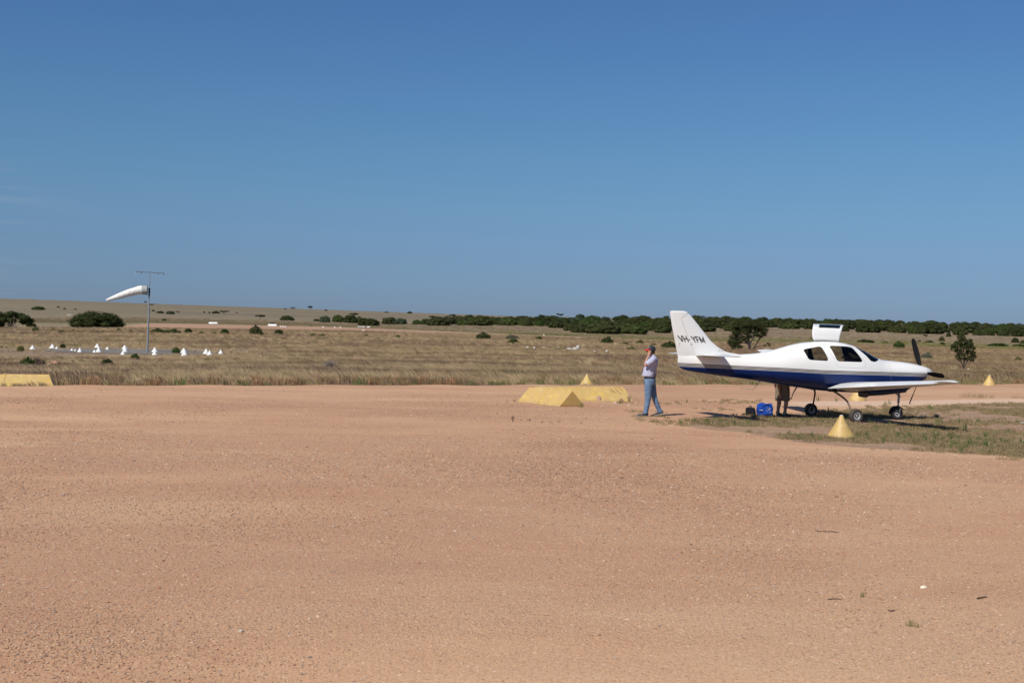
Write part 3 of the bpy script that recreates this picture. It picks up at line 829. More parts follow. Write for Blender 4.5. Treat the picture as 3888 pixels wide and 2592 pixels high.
# landing gear
def wheel(name, c, r, w, tyre_m, par):
    e = empty(name, (0, 0, 0)); e.parent = par
    mb = MB(); ri = r * .52; hw = w / 2
    pr = [(ri, -hw * .72), (ri + .01, -hw * .86), (r * .80, -hw), (r * .93, -hw * .86), (r * .985, -hw * .5), (r, 0), (r * .985, hw * .5), (r * .93, hw * .86), (r * .80, hw), (ri + .01, hw * .86), (ri, hw * .72)]
    mb.lathe(pr, c, 'Y', 40); mb.build('tyre', tyre_m, e, angle=60)
    mb = MB(); mb.lathe([(.001, -hw * .80), (ri * .28, -hw * .80), (ri * .34, -hw * .70), (ri * .62, -hw * .66), (ri * .70, -hw * .80), (ri * .97, -hw * .84), (ri, -hw * .86), (ri, hw * .8), (ri * .7, hw * .5), (.001, hw * .5)], c, 'Y', 32)
    mb.build('rim', M_RIM, e, angle=30)
    mb = MB()
    for k in range(5):
        q = 2 * PI * k / 5 + .3; mb.lathe([(.009, -hw * .66), (.009, -hw * .4)], (c[0] + ri * .5 * math.cos(q), c[1], c[2] + ri * .5 * math.sin(q)), 'Y', 8)
    mb.lathe([(.001, -hw * .85), (ri * .2, -hw * .8), (ri * .24, -hw * .5)], c, 'Y', 16)
    mb.build('hub_cap', M_GREYM, e)
    return e
for s_ in (-1, 1):
    mb = MB()
    pts = [(-.29, .44, .765), (-.255, .50, .735), (-.200, .57, .685), (-.145, .66, .625), (-.100, .75, .565), (-.070, .83, .50), (-.052, .885, .42), (-.045, .93, .33), (-.035, .98, .25), (-.02, 1.03, .18)]
    mb.tube([(x, s_ * y, z) for x, y, z in pts], [.026, .026, .025, .024, .023, .022, .022, .021, .020, .02], 14)
    mb.build('main_gear_leg', M_STEEL, plane)
    mb = MB(); mb.box((-.27, s_ * .45, .745), (.17, .14, .05)); mb.build('leg_socket', M_BLACK, plane, bevel=.01)
    mb = MB(); mb.lathe([(.045, -.012), (.045, .012)], (-.01, s_ * 1.055, .18), 'Y', 16); mb.tube([(-.02, s_ * 1.03, .175), (0, s_ * 1.13, .172)], .018, 10)
    mb.tube([(-.05, s_ * .965, .30), (-.035, s_ * 1.035, .20)], .012, 8); mb.build('brake_caliper', flat('brass_fitting', (.30, .20, .10), .4, .4), plane)
    wheel('main_wheel', (0, s_ * 1.13, .172), .172, .135, M_RUBBER_D, plane)
mb = MB(); mb.tube([(1.86, 0, .80), (1.845, 0, .45)], .028, 14); mb.tube([(1.845, 0, .46), (1.84, 0, .435)], .034, 14); mb.tube([(1.843, 0, .45), (1.838, 0, .335)], .019, 12)
mb.build('nose_strut', M_GREYM, plane)
mb = MB(); mb.box((1.775, 0, .655), (.14, .02, .022), Matrix.Rotation(math.radians(38), 3, 'Y')); mb.box((1.875, 0, .60), (.10, .02, .018), Matrix.Rotation(math.radians(35), 3, 'Y')); mb.build('torque_link', M_GREYM, plane)
fm = flat('dark_fork', (.10, .10, .105), .45, .4)
mb = MB(); mb.tube([(1.838, 0, .36), (1.835, 0, .325)], .038, 14)
for s_ in (-1, 1):
    mb.tube([(1.835, s_ * .02, .335), (1.845, s_ * .075, .315), (1.85, s_ * .085, .26), (1.825, s_ * .085, .17)], [.024, .024, .022, .02], 10)
mb.build('nose_fork', fm, plane)
mb = MB(); L = []
for k in range(15):
    q = math.radians(35 + k * 11); L.append((1.80 + .182 * math.cos(q), .165 + .182 * math.sin(q)))
V = []
for x, z in L: V += [(x, -.07, z), (x, .07, z)]
mb.add(V, [(2 * k, 2 * k + 1, 2 * k + 3, 2 * k + 2) for k in range(14)])
mg = mb.build('mudguard', M_BLACK, plane); mo = mg.modifiers.new('t', 'SOLIDIFY'); mo.thickness = .006
wheel('nose_wheel', (1.80, 0, .160), .160, .11, M_RUBBER, plane)
# step and belly aerial
mb = MB(); mb.tube([(-.95, .10, .80), (-1.03, .10, .68), (-1.085, .10, .545), (-1.10, .10, .52)], [.03, .022, .014, .012], 10, sq=(1, .5)); mb.tube([(-1.09, .06, .52), (-1.16, .06, .51), (-1.17, .14, .513), (-1.10, .14, .52)], .011, 8)
mb.build('boarding_step', M_STEEL, plane)
mb = MB(); mb.tube([(-2.00, 0, .955), (-2.03, 0, .90), (-2.183, 0, .735), (-2.514, 0, .772)], .0055, 6); mb.lathe([(.02, .90), (.02, .93)], (-2.02, 0, 0.02), 'Z', 12); mb.build('belly_aerial', M_GREYM, plane)

# ------------------------------------------------------------------ people
def skin(name, verts, edges, mat, parent, sub=2, smooth=True):
    """verts: (x,y,z,r[,ry])"""
    me = bpy.data.meshes.new(name); me.from_pydata([v[:3] for v in verts], edges, []); me.update()
    o = mesh_obj(name, me, parent, mat)
    md = o.modifiers.new('skin', 'SKIN'); md.use_smooth_shade = True; md.branch_smoothing = .3
    for i, v in enumerate(verts):
        r = v[3]; r2 = v[4] if len(v) > 4 else r
        me.skin_vertices[0].data[i].radius = (r, r2)
        me.skin_vertices[0].data[i].use_root = (i == 0)
    ss_ = o.modifiers.new('sub', 'SUBSURF'); ss_.levels = sub; ss_.render_levels = sub
    return o
def chain(verts, edges, pts, start=None):
    prev = start
    for p in pts:
        verts.append(p)
        if prev is not None: edges.append((prev, len(verts) - 1))
        prev = len(verts) - 1
    return prev
M_SKIN = flat('skin', (.42, .21, .14), .55, var=.1)
def cloth(name, col, sc=9, st=.9, d=.03, fine=None):
    m = NT(name, .85); P = m.tc()
    nz = m.noise(m.mapping(P, (1.6, 1.6, .7)), sc, 3, .5, 1.2)
    a = tuple(c * .86 for c in col); m.color(m.mix(m.mr(nz, .3, .7), a, col))
    m.p.inputs['Specular IOR Level'].default_value = .12
    m.bump(m.ma('ADD', nz, m.ma('MULTIPLY', m.noise(P, sc * 3, 3), .2)), st, d); return m.m
M_SHIRT = cloth('pale_lilac_shirt', (.46, .46, .61)); M_JEANS = cloth('faded_denim', (.19, .30, .41), 8, .8)
def denim():
    m = NT('faded_denim_b', .85); P = m.tc()
    nz = m.noise(P, 6, 5, .6); m.color(m.mix(m.mr(nz, .35, .7), (.085, .145, .250), (.145, .225, .350)))
    m.bump(m.noise(m.mapping(P, (1, 1, 1.8)), 11, 3, .5, 1.0), .8, .03); return m.m
M_JEANS = denim()

man = empty('person', (3.455, 32.12, 0))
tag(man, 'person in red-peaked navy cap, pale shirt and jeans holding a hand to the ear', 'person')
V = []; E = []
pel = chain(V, E, [(0, 0, .95, .10, .12)])
n1 = chain(V, E, [(.0, 0, 1.10, .11, .13), (.03, 0, 1.28, .11, .15), (.055, 0, 1.42, .09, .14), (.050, 0, 1.50, .055, .06), (.035, 0, 1.555, .052, .055), (.012, 0, 1.605, .076, .066), (.015, 0, 1.665, .086, .074), (.025, 0, 1.72, .065, .06)], pel)
face = 6  # head low vertex
chain(V, E, [(-.085, 0, 1.615, .022, .02), (-.108, 0, 1.600, .010, .010)], face)
# left arm (near the camera), hand at the ear
sh = chain(V, E, [(.06, -.15, 1.43, .055)], 3)
el = chain(V, E, [(-.05, -.215, 1.345, .045), (-.150, -.235, 1.275, .040), (-.165, -.225, 1.285, .038), (-.115, -.185, 1.41, .034), (-.072, -.150, 1.50, .026), (-.055, -.130, 1.545, .032, .020)], sh)
for dx, dz, k in ((-.03, .055, 0), (-.008, .066, 1), (.014, .064, 2), (.034, .052, 3)):
    chain(V, E, [(-.048 + dx, -.115, 1.573 + dz * .3, .0105), (-.036 + dx, -.104, 1.582 + dz * .8, .009), (-.022 + dx, -.094, 1.585 + dz, .0075)], el)
chain(V, E, [(-.025, -.110, 1.55, .011), (.0, -.098, 1.565, .009)], el)
# right arm across the chest (far side)
sh2 = chain(V, E, [(.05, .15, 1.43, .055)], 3)
e2 = chain(V, E, [(.03, .20, 1.28, .042), (.0, .20, 1.15, .038), (-.08, .14, 1.14, .033), (-.15, .06, 1.17, .026), (-.18, .02, 1.185, .024, .03)], sh2)
for k in range(4): chain(V, E, [(-.205, .0 + k * .012 - .02, 1.195 - k * .016, .009), (-.21, -.03 + k * .012, 1.20 - k * .016, .007)], e2)
chain(V, E, [(-.19, .01, 1.215, .010), (-.20, -.01, 1.23, .008)], e2)
# legs
for pts in ([(-.01, -.085, .86, .085), (-.04, -.09, .48, .055), (-.075, -.09, .12, .038), (-.13, -.09, .055, .034, .04)], [(.03, .085, .86, .085), (.125, .09, .50, .055), (.285, .09, .14, .038), (.25, .09, .07, .034, .04)]):
    chain(V, E, pts, pel)
skin('body', V, E, M_SKIN, man)
def ring_loft(mb, rings, n=28):
    """rings: (x, y, z, rx, ry), elliptical cross-sections"""
    loft(mb, [[Vector((x + rx * math.cos(2 * PI * k / n), y + ry * math.sin(2 * PI * k / n), z)) for k in range(n)] for x, y, z, rx, ry in rings])
def garment(name, mb, mat, par, vox=.013, sm=5, hole=None):
    o = mb.build(name, mat, par, fix=False, smooth=False)
    r = o.modifiers.new('remesh', 'REMESH'); r.mode = 'VOXEL'; r.voxel_size = vox; r.use_smooth_shade = True
    q = o.modifiers.new('smooth', 'SMOOTH'); q.iterations = sm; q.factor = .5
    return o
mb = MB()
ring_loft(mb, [(-.005, 0, 1.02, .125, .155), (-.004, 0, .97, .135, .165), (-.004, 0, .90, .149, .175), (-.006, 0, .84, .146, .172), (-.006, 0, .79, .13, .15)])
ring_loft(mb, [(-.045, -.085, .88, .098, .085), (-.048, -.088, .76, .102, .088), (-.052, -.09, .64, .092, .082), (-.054, -.09, .52, .080, .074), (-.052, -.09, .46, .078, .072), (-.064, -.09, .36, .070, .068), (-.078, -.09, .26, .066, .066), (-.098, -.09, .14, .062, .062), (-.104, -.09, .075, .064, .062)])
ring_loft(mb, [(.050, .085, .88, .092, .085), (.070, .088, .76, .092, .086), (.092, .09, .64, .082, .08), (.115, .09, .52, .073, .073), (.128, .09, .46, .071, .072), (.165, .09, .36, .066, .068), (.207, .09, .26, .064, .066), (.262, .09, .145, .066, .064), (.280, .09, .095, .066, .062)])
garment('jeans', mb, M_JEANS, man)
mb = MB()
T_ = [(.050, 0, 1.545, .058, .062), (.052, 0, 1.515, .062, .070), (.055, 0, 1.49, .085, .115), (.052, 0, 1.465, .112, .165), (.056, 0, 1.42, .128, .190), (.052, 0, 1.35, .140, .188), (.030, 0, 1.28, .156, .182), (-.002, 0, 1.20, .165, .178), (-.022, 0, 1.11, .162, .178), (-.036, 0, 1.04, .166, .180), (-.040, 0, 1.00, .160, .176)]
ring_loft(mb, T_)
mb.tube([(.06, -.14, 1.44), (.03, -.185, 1.405), (-.03, -.220, 1.365), (-.085, -.238, 1.325), (-.118, -.240, 1.300)], [.078, .080, .076, .074, .078], 16)
mb.tube([(.06, .14, 1.44), (.05, .19, 1.38), (.035, .21, 1.28), (.03, .215, 1.22)], [.078, .076, .070, .070], 16)
sh_ = garment('shirt', mb, M_SHIRT, man)
mb = MB(); ring_loft(mb, [(-.012, 0, .985, .142, .172), (-.010, 0, .955, .146, .175)]); mb.build('belt', flat('dark_belt', (.02, .018, .018), .6), man)
mb = MB(); mb.box((.095, -.172, 1.045), (.075, .045, .115)); mb.build('hip_box', flat('dark_hip_box', (.045, .035, .045), .7), man, bevel=.02)  # small dark box at the near hip
def ellipsoid(mb, c, r, zmin=None, n=24, m=16):
    V = []; F = []
    for i in range(m + 1):
        th = PI * i / m
        for k in range(n):
            a = 2 * PI * k / n; z = math.cos(th) * r[2]
            if zmin is not None: z = max(z, zmin)
            V.append((c[0] + math.sin(th) * math.cos(a) * r[0], c[1] + math.sin(th) * math.sin(a) * r[1], c[2] + z))
    for i in range(m):
        for k in range(n): F.append((i * n + k, (i + 1) * n + k, (i + 1) * n + (k + 1) % n, i * n + (k + 1) % n))
    mb.add(V, F)
cap_m = flat('navy_cap', (.012, .015, .03), .8)
mb = MB(); ellipsoid(mb, (.028, 0, 1.668), (.098, .088, .102), zmin=-.022); cp = mb.build('cap', cap_m, man)
cp.rotation_euler = (0, 0, 0)
mb = MB(); V = []; nb = 10
for i in range(nb + 1):
    a = math.radians(-62 + 124 * i / nb)
    bx, by = -math.cos(a) * .092 + .018, math.sin(a) * .085
    V += [(bx + .012, by, 1.680), (bx - .088 * math.cos(a) ** .6 + .012, by * 1.03, 1.672 - .018 * math.cos(a) - abs(math.sin(a)) * .03)]
mb.add(V, [(2 * i, 2 * i + 1, 2 * i + 3, 2 * i + 2) for i in range(nb)])
pk = mb.build('cap_peak', flat('red_peak', (.55, .02, .015), .6), man, fix=False); q = pk.modifiers.new('t', 'SOLIDIFY'); q.thickness = .008
mb = MB(); mb.box((-.050, -.022, 1.725), (.01, .035, .032), Matrix.Rotation(math.radians(-38), 3, 'Y')); mb.build('cap_badge', flat('white_badge', (.75, .75, .78), .6), man)
mb = MB(); ellipsoid(mb, (.055, 0, 1.615), (.055, .075, .055)); mb.build('hair', flat('dark_hair', (.03, .022, .018), .8), man)
for s_ in (-1, 1):
    mb = MB(); ellipsoid(mb, (.012, s_ * .078, 1.612), (.02, .010, .030)); mb.build('ear', M_SKIN, man)
mb = MB()
for s_ in (-1, 1): ellipsoid(mb, (-.092, s_ * .032, 1.640), (.010, .026, .019))
mb.tube([(-.088, -.055, 1.646), (.0, -.080, 1.642)], .004, 6); mb.tube([(-.088, .055, 1.646), (.0, .080, 1.642)], .004, 6)
mb.build('sunglasses', M_BLACK, man)
mb = MB(); mb.box((.0, -.09, 1.605), (.045, .012, .10), Matrix.Rotation(math.radians(25), 3, 'Y')); mb.build('phone', M_BLACK, man, bevel=.004)
shoe_m = flat('navy_shoe', (.030, .035, .055), .6); sole_m = flat('grey_sole', (.25, .23, .21), .8)
def shoe(par, hx, y, hz, pitch, sc=1.0, m1=shoe_m, yaw=PI, sole=None):
    """heel at (hx, y, hz); toes point along -x at yaw=pi"""
    e = empty('shoe', (hx, y, hz)); e.parent = par; e.rotation_euler = (0, pitch, yaw)
    mb = MB(); S_ = []
    for x, w, z0, z1 in ((-.03, .028, .02, .085), (0.0, .036, .015, .10), (.05, .038, .015, .105), (.10, .038, .015, .085), (.15, .044, .015, .065), (.20, .046, .015, .055), (.245, .036, .016, .045), (.268, .015, .02, .034)):
        S_.append([Vector((x, w * math.copysign(abs(math.cos(2 * PI * k / 14)) ** .7, math.cos(2 * PI * k / 14)), (z0 + z1) / 2 + (z1 - z0) / 2 * math.sin(2 * PI * k / 14))) * sc for k in range(14)])
    loft(mb, S_); mb.build('upper', m1, e)
    mb = MB(); S_ = []
    for x, w in ((-.035, .022), (-.02, .036), (.05, .040), (.10, .038), (.17, .048), (.23, .042), (.265, .024), (.275, .01)):
        S_.append([Vector((x, yy_, zz)) * sc for yy_, zz in ((-w, 0), (w, 0), (w, .022), (-w, .022))])
    loft(mb, S_); mb.build('sole', sole or sole_m, e, angle=30)
    return e
shoe(man, -.068, -.09, .0, 0, m1=shoe_m)
shoe(man, .335, .09, .068, math.radians(16), m1=shoe_m)

# the second person, bending behind the fuselage
pb = world_of(-.93, .86)
man2 = empty('person', (pb.x, pb.y, 0))
tag(man2, 'person in khaki shorts bent down behind the fuselage, only legs and shorts visible below it', 'person')
V = []; E = []
pel = chain(V, E, [(0, 0, .90, .10, .12)])
ch_ = chain(V, E, [(-.06, .02, 1.05, .11, .13), (-.16, .04, 1.18, .11, .15), (-.26, .06, 1.24, .08, .12), (-.32, .07, 1.27, .05), (-.39, .08, 1.28, .085, .07), (-.46, .08, 1.27, .06, .06)], pel)
for s_ in (-1, 1):
    ha = chain(V, E, [(-.25, .06 + s_ * .17, 1.20, .05), (-.20, .05 + s_ * .2, .98, .042), (-.145, .04 + s_ * .2, .78, .036), (-.115, .03 + s_ * .19, .60, .028), (-.105, .02 + s_ * .19, .545, .026, .032)], 3)
    for k in range(4): chain(V, E, [(-.12 + k * .014, .02 + s_ * .19 + (k - 1.5) * .006, .50, .0095), (-.118 + k * .014, .02 + s_ * .18 + (k - 1.5) * .006, .465 + abs(k - 1.5) * .008, .008)], ha)
    chain(V, E, [(-.075, .02 + s_ * .18, .53, .010), (-.065, .02 + s_ * .18, .50, .008)], ha)
for x, y in ((-.085, .10), (.055, -.08)):
    chain(V, E, [(x * .6, y, .80, .085), (x, y, .47, .055), (x + .01, y, .36, .060), (x - .01, y, .25, .048), (x - .02, y, .10, .036), (x - .02, y, .06, .036)], pel)
skin('body', V, E, M_SKIN, man2)
mb = MB()
ring_loft(mb, [(-.02, .01, 1.03, .13, .155), (-.01, .01, .96, .14, .165), (-.01, .01, .88, .150, .175), (-.012, .01, .80, .148, .17), (-.012, .01, .75, .13, .15)])
for x, y in ((-.085, .10), (.055, -.08)):
    ring_loft(mb, [(x * .7, y, .84, .095, .095), (x * .9, y, .70, .100, .095), (x, y, .55, .098, .095), (x, y, .415, .102, .098)])
garment('shorts', mb, cloth('khaki_shorts', (.22, .175, .12)), man2)
V = []; E = []
t0 = chain(V, E, [(-.10, .03, 1.10, .15, .18)]); chain(V, E, [(-.20, .05, 1.20, .14, .18), (-.28, .06, 1.24, .10, .15)], t0); chain(V, E, [(-.04, .01, 1.0, .16, .18)], t0)
skin('shirt', V, E, cloth('dark_shirt', (.03, .03, .035)), man2)
mb = MB(); ellipsoid(mb, (-.42, .08, 1.30), (.095, .08, .08)); mb.build('hair', flat('brown_hair', (.06, .04, .025), .8), man2)
boot = flat('dark_boot', (.04, .03, .022), .8); sock_m = flat('grey_sock', (.28, .24, .18), .9)
for x, y, yw in ((-.105, .10, -.4), (.035, -.08, -.5)):
    shoe(man2, x, y, 0, 0, 1.05, boot, yw, boot)
    mb = MB(); mb.tube([(x, y, .07), (x, y, .15)], [.05, .047], 14); mb.build('sock', sock_m, man2)

# ------------------------------------------------------------------ bags
def soft_box(name, d, mat, par, loc=(0, 0, 0), amp=.02, seed=0, rz=0):
    bm = bmesh.new(); bmesh.ops.create_cube(bm, size=1)
    bmesh.ops.subdivide_edges(bm, edges=bm.edges, cuts=9, use_grid_fill=True)
    for v in bm.verts:
        p = v.co * 2; q = p.normalized() * 1.12; p = p.lerp(Vector((q.x, q.y, q.z)), .42) * .5
        if p.z < -.36: p.z = -.40
        c = Vector((p.x * d[0], p.y * d[1], (p.z + .40) * d[2] / .9))
        n = mnoise.noise_vector(c * 9 + Vector((seed, 0, 0))); c += n * amp * (1 if c.z > .01 else 0)
        v.co = c
    me = bpy.data.meshes.new(name); bm.to_mesh(me); bm.free()
    me.polygons.foreach_set('use_smooth', np.ones(len(me.polygons), dtype=bool))
    o = mesh_obj(name, me, par, mat); o.location = loc; o.rotation_euler = (0, 0, rz); return o
bp = place(2903, 1577)
bag = empty('duffel_bag', bp, math.radians(8)); tag(bag, 'bright blue soft duffel bag with white print standing on the gravel behind the legs', 'bag')
M_BLUEBAG = cloth('blue_nylon', (.016, .07, .38), 6, .9, .04)
soft_box('bag_body', (.385, .27, .315), M_BLUEBAG, bag, amp=.035, seed=3)
mb = MB()
for k in range(16):
    a0 = math.radians(100 + k * 9); a1 = math.radians(106 + k * 9)
    c = (.075, .155)
    for rr in (.072,):
        P_ = [(c[0] + r_ * math.cos(a) * .95, c[1] + r_ * math.sin(a) * .9) for a, r_ in ((a0, rr), (a1, rr), (a1, rr + .007), (a0, rr + .007))]
        mb.add([(x, -.152, z) for x, z in P_], [(0, 1, 2, 3)])
for (x0, z0, w, h) in ((.055, .165, .012, .035), (.075, .155, .014, .05), (.035, .145, .016, .014), (.06, .085, .05, .008), (.08, .11, .03, .006)):
    mb.add([(x0, -.154, z0), (x0 + w, -.154, z0), (x0 + w + .004, -.154, z0 + h), (x0 + .004, -.154, z0 + h)], [(0, 1, 2, 3)])
mb.build('white_print', flat('white_print', (.6, .65, .75), .7), bag, fix=False, smooth=False)
mb = MB(); mb.box((-.145, -.153, .150), (.09, .006, .012)); mb.build('white_tag', flat('tag_white', (.8, .8, .82), .6), bag)
mb = MB(); mb.tube([(-.17, -.11, .17), (-.05, -.14, .29), (.06, -.14, .30), (.17, -.12, .20)], .012, 8, sq=(1, .5)); mb.build('strap', M_BLUEBAG, bag)
bp = place(2849, 1577)
bag2 = empty('small_bag', bp, math.radians(-12)); tag(bag2, 'small black bag with a top handle left of the blue duffel', 'bag')
M_BLKBAG = cloth('black_nylon', (.014, .014, .02), 9)
soft_box('bag_body', (.25, .17, .215), M_BLKBAG, bag2, amp=.018, seed=8)
mb = MB(); mb.tube([(-.035, 0, .19), (-.03, 0, .235), (0, 0, .25), (.03, 0, .235), (.035, 0, .19)], .010, 8); mb.build('handle', M_BLKBAG, bag2)
mb = MB(); mb.tube([(-.10, -.02, .03), (-.16, -.05, .05), (-.22, -.03, .015), (-.17, .02, .02)], .012, 8); mb.build('strap', M_BLKBAG, bag2)

# ------------------------------------------------------------------ markers
def yellow():
    m = NT('faded_yellow_paint', .55); P = m.tc(); r = m.rand()
    off = m.new('ShaderNodeVectorMath', operation='ADD'); m.link(P, off.inputs[0])
    cb = m.new('ShaderNodeCombineXYZ'); m.link(m.ma('MULTIPLY', r, 30), cb.inputs[0]); m.link(cb.outputs[0], off.inputs[1]); Q = off.outputs[0]
    n1 = m.noise(m.mapping(Q, (1, 1, 1)), 3.0, 5, .6, .8)
    c = m.ramp(n1, [(.35, (.66, .44, .12)), (.5, (.62, .44, .18)), (.62, (.70, .50, .13)), (.75, (.72, .56, .26))])
    n2 = m.noise(m.mapping(Q, (1, 2.5, 1)), 6, 5, .6)
    c = m.mix(m.mr(n2, .56, .64, 0, .6), c, (.74, .62, .30))
    c = m.mix(m.mr(m.noise(Q, 14, 5, .7), .60, .75, 0, .45), c, (.42, .26, .12))
    z = m.xyz(P)[2]
    c = m.mix(m.ma('MULTIPLY', m.mr(z, .0, .10, .5, 0), m.mr(m.noise(Q, 9, 4), .35, .6)), c, (.35, .21, .13))
    c = m.mix(1.0, c, (.80, .76, .74), 'MULTIPLY')
    m.color(c); m.bump(m.noise(Q, 7, 4), .25, .02); return m.m
M_YEL = yellow()
M_CHIP = flat('chipped_white', (.65, .58, .50), .8)
def cone_mesh(name, w=.62, h=.46, seed=0, tip=.035, n=40):
    V = []; F = []; prof = [(w / 2, -.03), (w / 2, 0.0), (w * .44, h * .12), (w * .33, h * .36), (w * .21, h * .62), (w * .10, h * .88), (tip, h), (tip * .6, h + .008)]
    for i, (r, z) in enumerate(prof):
        for k in range(n):
            a = 2 * PI * k / n; d = 1 + .018 * math.sin(2 * a + seed) + .012 * math.sin(5 * a + seed * 2 + i)
            V.append((r * d * math.cos(a), r * d * math.sin(a), z))
    for i in range(len(prof) - 1):
        for k in range(n): F.append((i * n + k, i * n + (k + 1) % n, (i + 1) * n + (k + 1) % n, (i + 1) * n + k))
    F.append(tuple(range((len(prof) - 1) * n, len(prof) * n)))
    me = np_mesh(name, V, F); return me
for (u, v, lab, z) in ((3193, 1663, 'faded yellow marker cone with chipped white top standing in the grass before the aircraft', 0),
                    (3256, 1520, 'yellow marker cone on gravel seen beneath the aircraft wing', 0),
                    (2228, 1462, 'yellow marker cone at the grass edge behind the long gable marker', -.03),
                    (3756, 1463, 'pale yellow marker cone at the grass edge right of the propeller', 0)):
    p = place(u, v); e = empty('marker_cone', p, random.random() * 6); tag(e, lab, 'marker cone', 'yellow marker cones of the apron'); e.location.z += z
    mesh_obj('cone_shell', cone_mesh('cone_shell', seed=u), e, M_YEL)
    mb = MB()
    V = [(.040 * math.cos(a) * (1 + .15 * math.sin(3 * a)), .040 * math.sin(a), .452 + .008 * math.sin(2 * a + 1)) for a in np.linspace(0, 2 * PI, 16, endpoint=False)]
    V += [(.030 * math.cos(a), .030 * math.sin(a), .472 + .006 * math.sin(3 * a)) for a in np.linspace(0, 2 * PI, 16, endpoint=False)]
    mb.add(V, [(k, (k + 1) % 16, 16 + (k + 1) % 16, 16 + k) for k in range(16)] + [tuple(range(16, 32))])
    mb.build('chipped_tip', M_CHIP, e)

def gable(name, A, B, width, h, inset0, inset1, lab, mat, sink=0.0, group=None, flange=.03, panels=2, seam=True):
    """A, B: ends of the near base line; width extends away from the camera"""
    A = Vector(A); B = Vector(B); d = (B - A); L = d.length; ang = math.atan2(d.y, d.x)
    e = empty(name, ((A.x), (A.y), A.z - sink), ang); tag(e, lab, 'gable marker', group)
    xs_ = np.linspace(0, L, panels + 1)
    for i in range(panels):
        x0, x1 = xs_[i], xs_[i + 1]
        g = .0 if i % 2 == 0 else .006
        r0 = x0 + (inset0 if i == 0 else 0); r1 = x1 - (inset1 if i == panels - 1 else 0)
        if seam and i == 0: pass
        mb = MB(); nS = 8
        V = [(x0 - g * 3, -g, 0), (x1 + .0, -g, 0), (x1, width + g, 0), (x0 - g * 3, width + g, 0), (r0 - g * 3, width / 2, h + g), (r1, width / 2, h + g)]
        V = [(a, b, c - .0) for a, b, c in V]
        F = [(0, 1, 5, 4), (3, 4, 5, 2), (0, 4, 3), (1, 2, 5), (0, 3, 2, 1)]
        mb.add(V, F); o = mb.build('panel', mat, e, smooth=False, bevel=.012)
        if seam and i > 0:
            mb = MB(); q = .022
            V = [(x0 - q * 2, -q, -.0), (x0, -q, 0), (x0, width / 2, h + q), (x0 - q * 2, width / 2, h + q), (x0 - q * 2, width + q, 0), (x0, width + q, 0)]
            mb.add(V, [(0, 1, 2, 3), (3, 2, 5, 4)]); so_ = mb.build('seam_strip', mat, e, smooth=False, fix=False)
            t = so_.modifiers.new('t', 'SOLIDIFY'); t.thickness = .012
    return e
A = Vector((.17, 37.62, 0)); B = Vector((1.335, 35.62, 0))
gable('gable_marker', A, B, .85, .43, 0.0, 0.0, 'short yellow ridge-shaped gable marker with peeling paint, nearest of the pair', M_YEL, group='yellow gable markers on the apron')
gable('gable_marker', (.62, 38.15, 0), (3.70, 38.85, 0), .85, .42, .20, .20, 'long yellow gable marker with slanted ends and dark scratches behind the shorter one', M_YEL, group='yellow gable markers on the apron')
gable('gable_marker', (-17.9, 41.25, 0), (-14.85, 41.95, 0), .85, .42, .22, .22, 'yellow gable marker cut by the left edge of the photo beside tall dry grass', M_YEL, sink=.07, group='yellow gable markers on the apron')
# dark scratches on the long marker
mk = [o for o in bpy.data.objects if o.name.startswith('gable_marker')][1]
mb = MB()
for x0, t0_, t1_ in ((2.52, .95, .55), (2.66, .95, .50), (2.78, .98, .72), (2.45, .8, .6)):
    a = Vector((x0, .425 * t0_, .42 * t0_)); b = Vector((x0 + .13, .425 * t1_, .42 * t1_)); off = Vector((0, -.016, .010))
    w = Vector((.010, 0, 0)); mb.add([a + off - w * .4, a + off + w * .4, b + off + w, b + off - w * .2], [(0, 1, 2, 3)])
mb.build('scratches', M_BLACK, mk, fix=False, smooth=False)

M_WCONE = flat('whitewashed', (.74, .74, .72), .75, var=.10, sc=6, bump=.2)
WCONES = [(322, 590, 58, 42, 'leftmost of the white cones around the windsock'), (520, 578, 62, 42, 'large white cone, second from left of the windsock ring'), (563, 583, 28, 24, 'tiny white cone touching the right foot of a large cone at the ring left side'),
          (713, 603, 32, 24, 'small white cone, left one of a low pair in front of the gravel circle'), (745, 608, 28, 22, 'small white cone, right one of a low pair in front of the gravel circle'), (792, 618, 48, 44, 'white cone just right of the low pair of small cones'),
          (938, 622, 40, 30, 'small white cone leaning on the left side of a taller one'), (966, 574, 60, 42, 'white cone at the back of the circle, behind a pair of cones'), (979, 618, 60, 50, 'tall white cone with a small one at its left foot'),
          (1065, 592, 36, 30, 'small lone white cone in green weeds at the back of the ring'), (1237, 588, 60, 40, 'rear white cone of a stack of three left of the windsock pole'), (1240, 616, 56, 50, 'middle white cone of a stack of three left of the windsock pole'),
          (1220, 643, 50, 40, 'front white cone of a stack of three left of the windsock pole'), (1535, 616, 64, 46, 'rear white cone of the pair right of the windsock pole'), (1534, 643, 52, 40, 'front white cone of the pair right of the windsock pole'),
          (1824, 626, 72, 50, 'wide rear white cone of the pair at the right of the ring'), (1830, 653, 68, 52, 'wide lumpy front white cone of the pair at the right of the ring'), (2045, 635, 62, 52, 'taller white cone of the overlapping two near the ring end'),
          (2080, 649, 54, 50, 'lower white cone of the overlapping two near the ring end'), (2190, 633, 48, 40, 'rightmost white cone of the windsock ring beside dry grass')]
wc_me = cone_mesh('white_cone', 1, 1, 2, tip=.06, n=24)
for x, y, w, h, lab in WCONES:
    p = place(x / 2.613, 1100 + y / 2.613 + .6)
    o = mesh_obj('white_cone', wc_me, None, M_WCONE); o.location = p
    s_ = 1.1 * w / 2.613 / FPX * p.y; o.scale = (s_, s_, h / 2.613 / FPX * p.y); o.rotation_euler = (0, 0, x)
    tag(o, lab, 'marker cone', 'white cones around the windsock')

